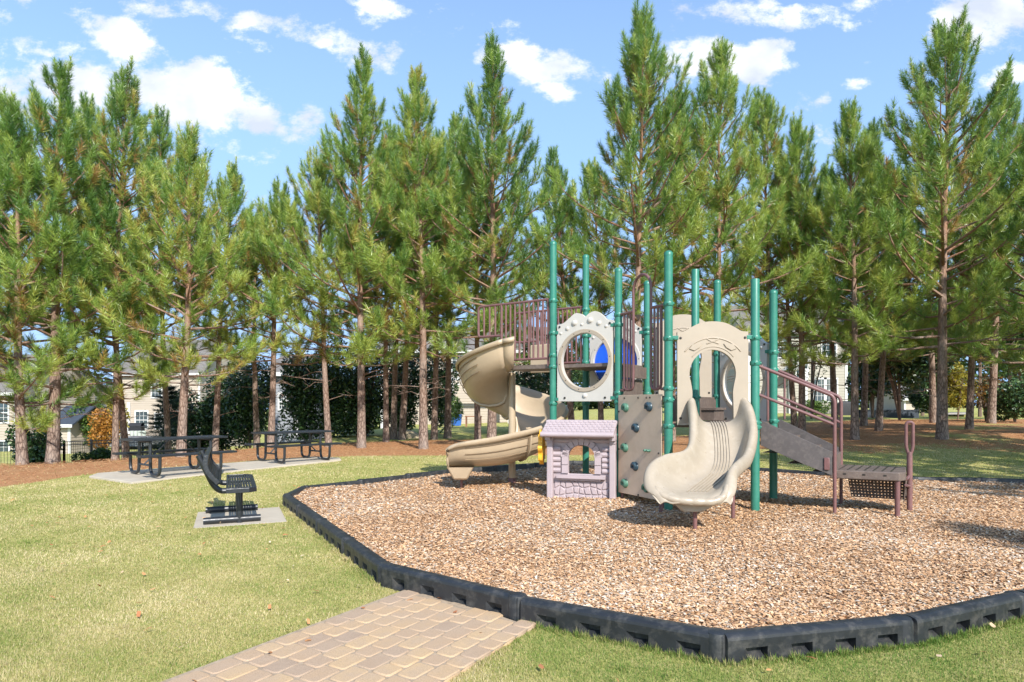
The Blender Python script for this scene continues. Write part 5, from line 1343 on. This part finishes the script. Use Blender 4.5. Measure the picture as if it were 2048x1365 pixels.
leafy('garden_shrub', (905 - 1024) / FOC * 40, 40, .9, 1.2, 1.2, 2600, .07, 'leaf_mid', 'bright green shrub on the lawn left of the blue bins', 'shrub', 3, 8, .02, tone=.18)
# ------------------------------------------------------------------ distant wood
fx, fy, fz, ft = [], [], [], []
rd = np.random.default_rng(11)
for a in np.linspace(-50, 50, 90):
    d = 105 + rd.uniform(-12, 14); x = d * math.tan(R(a)); h = rd.uniform(8, 13); c = rd.uniform(0, .45) + (.5 if rd.random() < .12 else 0); n = 420
    p = rd.normal(0, 1, (n, 3)); p /= np.linalg.norm(p, axis=1)[:, None]; p *= rd.uniform(.6, 1, (n, 1)); g0 = gzs(x, d) - 1
    fx.append(x + p[:, 0] * 3.6); fy.append(d + p[:, 1] * 2.5); fz.append(g0 + h * .5 + p[:, 2] * h * .52); ft.append(np.clip(c + rd.normal(0, .1, n), 0, 1))
x, y, z, tn = map(np.concatenate, (fx, fy, fz, ft)); n = len(x)
nr = rd.normal(0, 1, (n, 3)); u = np.cross(nr, rd.normal(0, 1, (n, 3))); u /= np.linalg.norm(u, axis=1)[:, None]; w = np.cross(nr, u); w /= np.linalg.norm(w, axis=1)[:, None]
c = np.stack([x, y, z], -1); s = rd.uniform(.25, .6, (n, 1))
V = np.stack([c - u * s, c - w * s * .7, c + u * s, c + w * s * .7], 1).reshape(-1, 3)
tag(np_mesh('distant_wood', V, np.arange(4 * n).reshape(-1, 4), M['wood_far'], attrs={'tint': tn}), 'distant mixed woodland beyond the houses', kind='stuff')

# ------------------------------------------------------------------ houses
def house(label, x0, x1, y, dep, zbase, zeave, ridge, wall, windows, roof='roof_grey', gable=False, doors=(), yaw=0.0, name='house', lap=.2):
    """front wall from x0 to x1 at distance y, facing the camera side (-Y), turned by yaw about its left corner"""
    t = empty(name, (x0, y, zbase), yaw, label, 'house')
    w = x1 - x0; h = zeave - zbase; B = lambda mb, nm, m, p=None, **k: mb.build(nm, M[m], p or t, world=False, **k)
    mb = MB(); n = int(h / lap)
    for (ax, ay, bx2, by2) in ((0, 0, w, 0), (w, 0, w, dep), (w, dep, 0, dep), (0, dep, 0, 0)):
        ex = Vector((bx2 - ax, by2 - ay, 0)).normalized(); out = Vector((ex.y, -ex.x, 0)); a, b = Vector((ax, ay, 0)), Vector((bx2, by2, 0))
        for i in range(n):                                            # lapped boards
            z0_, z1_ = i * h / n, (i + 1) * h / n; o0, o1 = out * .03, out * .004
            mb.quad(a + o0 + Vector((0, 0, z0_)), b + o0 + Vector((0, 0, z0_)), b + o1 + Vector((0, 0, z1_)), a + o1 + Vector((0, 0, z1_)))
            mb.quad(a + o1 + Vector((0, 0, z0_)), b + o1 + Vector((0, 0, z0_)), b + o0 + Vector((0, 0, z0_)), a + o0 + Vector((0, 0, z0_)))
        if gable and ax == 0 and ay == 0 or (not gable and ay != by2):
            m = (a + b) / 2; mb.add([a + out * .01 + Vector((0, 0, h)), b + out * .01 + Vector((0, 0, h)), m + out * .01 + Vector((0, 0, ridge - zbase - .1))], [(0, 1, 2)])
    B(mb, 'wall', wall, smooth=0, fix=False)
    mb = MB(); ov = .4; hr = ridge - zbase; th = .12
    if gable: A_, Bq, C_ = (-ov, w / 2, w + ov), (-ov, dep + ov), True
    pts = ([(-ov, h - .12), (w / 2, hr), (w + ov, h - .12)], (-ov, dep + ov)) if gable else ([(-ov, h - .12), (dep / 2, hr), (dep + ov, h - .12)], (-ov, w + ov))
    sec_, (e0_, e1_) = pts
    def rpt(s, z, e): return Vector((s, e, z)) if gable else Vector((e, s, z))
    for i in range(2):
        (s0, z0_), (s1, z1_) = sec_[i], sec_[i + 1]
        q = [rpt(s0, z0_, e0_), rpt(s1, z1_, e0_), rpt(s1, z1_, e1_), rpt(s0, z0_, e1_)]; dn = Vector((0, 0, -th))
        mb.add(q + [p + dn for p in q], [(0, 1, 2, 3), (7, 6, 5, 4), (0, 4, 5, 1), (1, 5, 6, 2), (2, 6, 7, 3), (3, 7, 4, 0)])
    B(mb, 'roof', roof, smooth=0)
    mb = MB()
    if gable:
        for i in range(2):
            a, b = rpt(*sec_[i], -ov - .03), rpt(*sec_[i + 1], -ov - .03); tt = (b - a).normalized(); mb.obox((a + b) / 2 + Vector((0, 0, -.13)), tt, (0, 1, 0), tt.cross(Vector((0, 1, 0))), (b - a).length / 2, .03, .14)
    else: mb.box(-ov, w + ov, -ov - .06, -ov - .003, h - .32, h - .10)
    B(mb, 'fascia', 'trim', smooth=0)
    mb = MB()
    for xx in (.07, w - .07):
        mb = MB(); mb.box(xx - .09, xx + .09, -.06, .02, 0, h - .05); B(mb, 'corner_board', 'trim', smooth=0)
    for (u, z, ww, hh) in windows:
        mb = MB(); f = .10; zz = z - zbase
        for (a, b, c, d) in ((u - ww / 2 - f, u + ww / 2 + f, zz + hh, zz + hh + f * 1.3), (u - ww / 2 - f, u + ww / 2 + f, zz - f, zz), (u - ww / 2 - f, u - ww / 2, zz, zz + hh), (u + ww / 2, u + ww / 2 + f, zz, zz + hh)): mb.box(a, b, -.09, -.02, c, d)
        mb.box(u - ww / 2, u + ww / 2, -.075, -.045, zz + hh / 2 - .03, zz + hh / 2 + .03)
        for i in (1, 2): mb.box(u - ww / 2 + ww * i / 3 - .012, u - ww / 2 + ww * i / 3 + .012, -.065, -.046, zz, zz + hh)
        for i in (1, 3): mb.box(u - ww / 2, u + ww / 2, -.066, -.047, zz + hh * i / 4 - .012, zz + hh * i / 4 + .012)
        wf = B(mb, 'window', 'trim', smooth=0)
        mb = MB(); mb.quad((u - ww / 2, -.043, zz), (u + ww / 2, -.043, zz), (u + ww / 2, -.043, zz + hh), (u - ww / 2, -.043, zz + hh)); B(mb, 'pane', 'glass', wf, smooth=0)
    return t, B
def X(px, d): return (px - 1024) / FOC * d
def Z(py, d): return EYE - (py - HOR) * d / FOC
house('beige house at the far left edge beyond the black fence', X(-120, 48), X(33, 48), 48, 9, -5, Z(783, 48), Z(700, 48), 'siding_a',
      [(X(4, 48) - X(-120, 48), Z(845, 48), 1.0, 1.45), (X(4, 48) - X(-120, 48), Z(926, 48), 1.1, 1.6), (X(-40, 48) - X(-120, 48), Z(845, 48), 1.0, 1.45)])
house('side wing of the beige house at far left, its shade painted as grey siding', X(34, 53), X(98, 53), 53, 8, -5, Z(785, 53), Z(735, 53), 'siding_c', [(X(88, 53) - X(34, 53), Z(838, 53), .5, 1.2)])  # shaded side of the beige house, shade put in as grey siding
house('brick house with a white trimmed gable, far off at left', X(112, 76), X(170, 76), 76, 10, -6, Z(838, 76), Z(803, 76), 'brick', [(X(139, 76) - X(112, 76), Z(838, 76), 1.3, 1.4)], gable=True)
house('big grey roofed house behind the brick gable', X(100, 84), X(222, 84), 84, 12, -6, Z(815, 84), Z(768, 84), 'brick', [], gable=True)
house('small tan outbuilding with a dark roof left of the brick gable', X(104, 44), X(141, 44), 44, 4, -4.5, Z(846, 44), Z(812, 44), 'siding_a', [], 'roof_dark')
_, B = house('two storey tan house behind the near picnic table, grill on its deck', X(239, 57), X(400, 57), 57, 10, -3.6, Z(745, 57), Z(668, 57), 'siding_a',
      [(X(284, 57) - X(239, 57), Z(857, 57), 1.05, 1.5), (X(318, 57) - X(239, 57), Z(857, 57), .6, 1.3), (X(314, 57) - X(239, 57), Z(795, 57), .85, 1.6), (X(350, 57) - X(239, 57), Z(857, 57), 1.05, 1.5)])
mb = MB(); mb.box(-.4, 4.2, -3.2, -.1, Z(872, 57) + 3.6 - .75, Z(872, 57) + 3.6); B(mb, 'deck', 'siding_c', smooth=0)
mb = MB()
mb.box(.75, 1.02, -.14, -.04, Z(868, 57) + 3.6, Z(805, 57) + 3.6); B(mb, 'corner_board', 'trim', smooth=0)
house('shaded grey house wall between the dark shrubs behind the far table', X(543, 36), X(596, 36), 36, 6, -.6, Z(742, 36), Z(700, 36), 'siding_c', [(X(566, 36) - X(543, 36), Z(818, 36), .35, .8)])
_, B = house('pale tan house with white windows behind the spiral slide', X(762, 49), X(1118, 49), 49, 9, -.6, Z(699, 49), Z(640, 49), 'siding_a',
      [(X(793, 49) - X(762, 49), Z(747, 49), .45, 1.15), (X(916, 49) - X(762, 49), Z(745, 49), .85, 1.25), (X(1000, 49) - X(762, 49), Z(745, 49), .9, 1.3)])
mb = MB(); zb_ = .6
mb.box(5.2, 10.5, -2.6, -2.45, Z(764, 49) + zb_, Z(757, 49) + zb_)
for xx in (5.6, 9.9): mb.box(xx, xx + .28, -2.65, -2.4, 0, Z(764, 49) + zb_)
B(mb, 'porch', 'trim', smooth=0)
_, B = house('two storey cream house behind the stair handrails', X(1496, 46), X(1694, 46), 46, 9, .5, Z(660, 46), Z(592, 46), 'siding_b',
      [(X(1657, 46) - X(1496, 46), Z(712, 46), 1.0, 1.55), (X(1638, 46) - X(1496, 46), Z(803, 46), .85, 1.6), (X(1661, 46) - X(1496, 46), Z(803, 46), .85, 1.6), (X(1560, 46) - X(1496, 46), Z(715, 46), .9, 1.5), (X(1603, 46) - X(1496, 46), Z(755, 46), .8, 1.2)])
mb = MB(); q = [Vector((X(1562, 46) - X(1496, 46), -1.6, Z(742, 46) - .5)), Vector((X(1592, 46) - X(1496, 46), -1.6, Z(742, 46) - .5)), Vector((X(1577, 46) - X(1496, 46), -1.6, Z(724, 46) - .5))]
mb.add(q + [p + Vector((0, 1.5, 0)) for p in q], [(0, 1, 2), (5, 4, 3), (0, 3, 4, 1), (1, 4, 5, 2), (2, 5, 3, 0)])
for k in (0, 1): mb.box(q[k].x - .1, q[k].x + .1, -1.6, -1.4, 0, q[0].z)
B(mb, 'porch', 'trim', smooth=0)
house('small far tan house wall under the dark magnolia', X(1808, 62), X(1852, 62), 62, 6, .6, Z(795, 62), Z(770, 62), 'siding_a', [])
# ------------------------------------------------------------------ black metal fence
def fence(pts, h, label):
    t = empty('metal_fence', (pts[0][0], pts[0][1], gzs(*pts[0])), 0, label, 'fence'); rails, pk = MB(), MB()
    for i in range(len(pts) - 1):
        a, b = Vector((*pts[i], 0)), Vector((*pts[i + 1], 0)); L = (b - a).length; n = max(1, round(L / 1.83)); 
        for k in range(n + 1):
            p = a.lerp(b, k / n); z = gzs(p.x, p.y); mb = MB(); mb.box(p.x - .035, p.x + .035, p.y - .035, p.y + .035, z - .1, z + h + .04); mb.dome((p.x, p.y, z + h + .04), (0, 0, 1), .045, .04, 8); mb.build('fence_post', M['fence'], t, smooth=0)
            if k < n:
                q = a.lerp(b, (k + 1) / n); zq = gzs(q.x, q.y)
                for f in (.10, .88, 1.0): rails.tube([(p.x, p.y, z + h * f), (q.x, q.y, zq + h * f)], .018, 4)
                for j in range(1, 15): r = p.lerp(q, j / 15); zr = z + (zq - z) * j / 15; pk.tube([(r.x, r.y, zr + .05), (r.x, r.y, zr + h)], .009, 4)
    rails.build('rail', M['fence'], t, smooth=0); pk.build('picket', M['fence'], t, smooth=0, fix=False)
fence([(X(-60, 24), 24), (X(40, 26), 26), (X(128, 27), 27), (X(232, 30), 30)], 1.15, 'black metal picket fence running behind the left pines')
fence([(X(236, 30.2), 30.2), (X(330, 33), 33)], 1.15, 'black metal picket fence behind the near picnic table')
# ------------------------------------------------------------------ yard things
gr_ = empty('barbecue_grill', (X(273, 55), 55, Z(868, 55)), 0, 'dark barbecue grill on the deck of the tan house', 'grill')
mb = MB(); mb.box(-.55, .55, -.3, .3, .25, .6); mb.box(-.85, .85, -.28, .28, .60, .66); mb.build('body', M['steel_door'], gr_, smooth=0, world=False)
mb = MB(); mb.lathe((-.55, 0, .66), [(.3, 0), (.3, 1.1)], 14, (1, 0, 0)); mb.build('lid', M['steel_door'], gr_, world=False)
for k in range(4):
    mb = MB(); px = (264, 271.5, 279, 288)[k]; mb.lathe((X(px, 54), 54, Z(872, 54)), [(.0, 0), (.14, 0), (.19, .42), (.17, .42), (.15, .36), (0, .36)], 14)
    tag(mb.build('flower_pot', M['pot']), '%s pale flower pot from the left in the row before the grill' % ('first', 'second', 'third', 'fourth')[k], 'flower pot', 'flower pots on the deck edge')
for k, px in enumerate((903, 916)):
    b = empty('storage_bin', (X(px, 44), 44, gzs(X(px, 44), 44)), 0, 'bright blue wheeled bin on the far lawn, %s of the pair' % ('left', 'right')[k], 'bin', 'blue bins on the far lawn')
    mb = MB(); mb.loft([[Vector((sx * w, sy * w, z)) for sx, sy in ((-1, -1), (1, -1), (1, 1), (-1, 1))] for w, z in ((.2, .05), (.27, .75))], True); mb.build('body', M['bin_blue'], b, smooth=0, world=False, bevel=.02)
    mb = MB(); mb.box(-.29, .29, -.29, .31, .75, .82); mb.build('lid', M['bin_blue'], b, smooth=0, world=False, bevel=.02)
pt = empty('garden_table', (X(947, 42), 42, gzs(X(947, 42), 42)), 0, 'small brown wooden garden table on the far lawn behind the slide', 'table')
mb = MB(); mb.box(-.55, .55, -.35, .35, .66, .72); mb.build('tabletop', M['wood'], pt, smooth=0, world=False)
for sx in (-.48, .48):
    for sy in (-.28, .28): mb = MB(); mb.box(sx - .04, sx + .04, sy - .04, sy + .04, -.05, .66); mb.build('leg', M['wood'], pt, smooth=0, world=False)
cg = empty('covered_grill', (X(1691, 40), 40, gzs(X(1691, 40), 40)), 0, 'black fabric covered grill left of the mottled pine trunk', 'grill')
mb = MB(); mb.loft([[Vector((sx * w, sy * w * .6, z)) for sx, sy in ((-1, -1), (1, -1), (1, 1), (-1, 1))] for w, z in ((.38, .0), (.40, .75), (.34, .86), (.12, .9))], True); mb.build('cover', M['steel_door'], cg, smooth=40, world=False, bevel=.05)
mb = MB(); x0, x1 = X(1715, 34), X(1838, 34); z = gzs((x0 + x1) / 2, 34); mb.box(x0, x1, 34, 34.3, z - .3, z + .38)
for k in range(8): mb.box(x0 + k * (x1 - x0) / 8 + .02, x0 + (k + 1) * (x1 - x0) / 8 - .02, 33.96, 34.34, z + .38, z + .44)
tag(mb.build('garden_wall', M['roof_dark'], smooth=0), 'low dark garden wall in shade behind the right pines', 'wall')
mb = MB(); mb.lathe((X(812, 28.5), 28.5, gzs(X(812, 28.5), 28.5) - .05), [(.75, 0), (.62, .2), (.4, .34), (.15, .42), (0, .43)], 16); o = mb.build('garden_tarp', M['tarp']); tag(o, 'low pale tan tarp mound on the shaded grass behind the middle pines', 'tarp')
mb = MB(); a, b = X(1893, 45), X(1935, 38); mb.add([(X(1900, 48), 48, 0), (X(1932, 48), 48, 0), (X(1935, 36), 36, 0), (X(1893, 36), 36, 0)], [(0, 1, 2, 3)])
o = mb.build('driveway', M['concrete'], smooth=0); o.location.z = gzs(X(1915, 40), 40) + .12; tag(o, kind='structure')
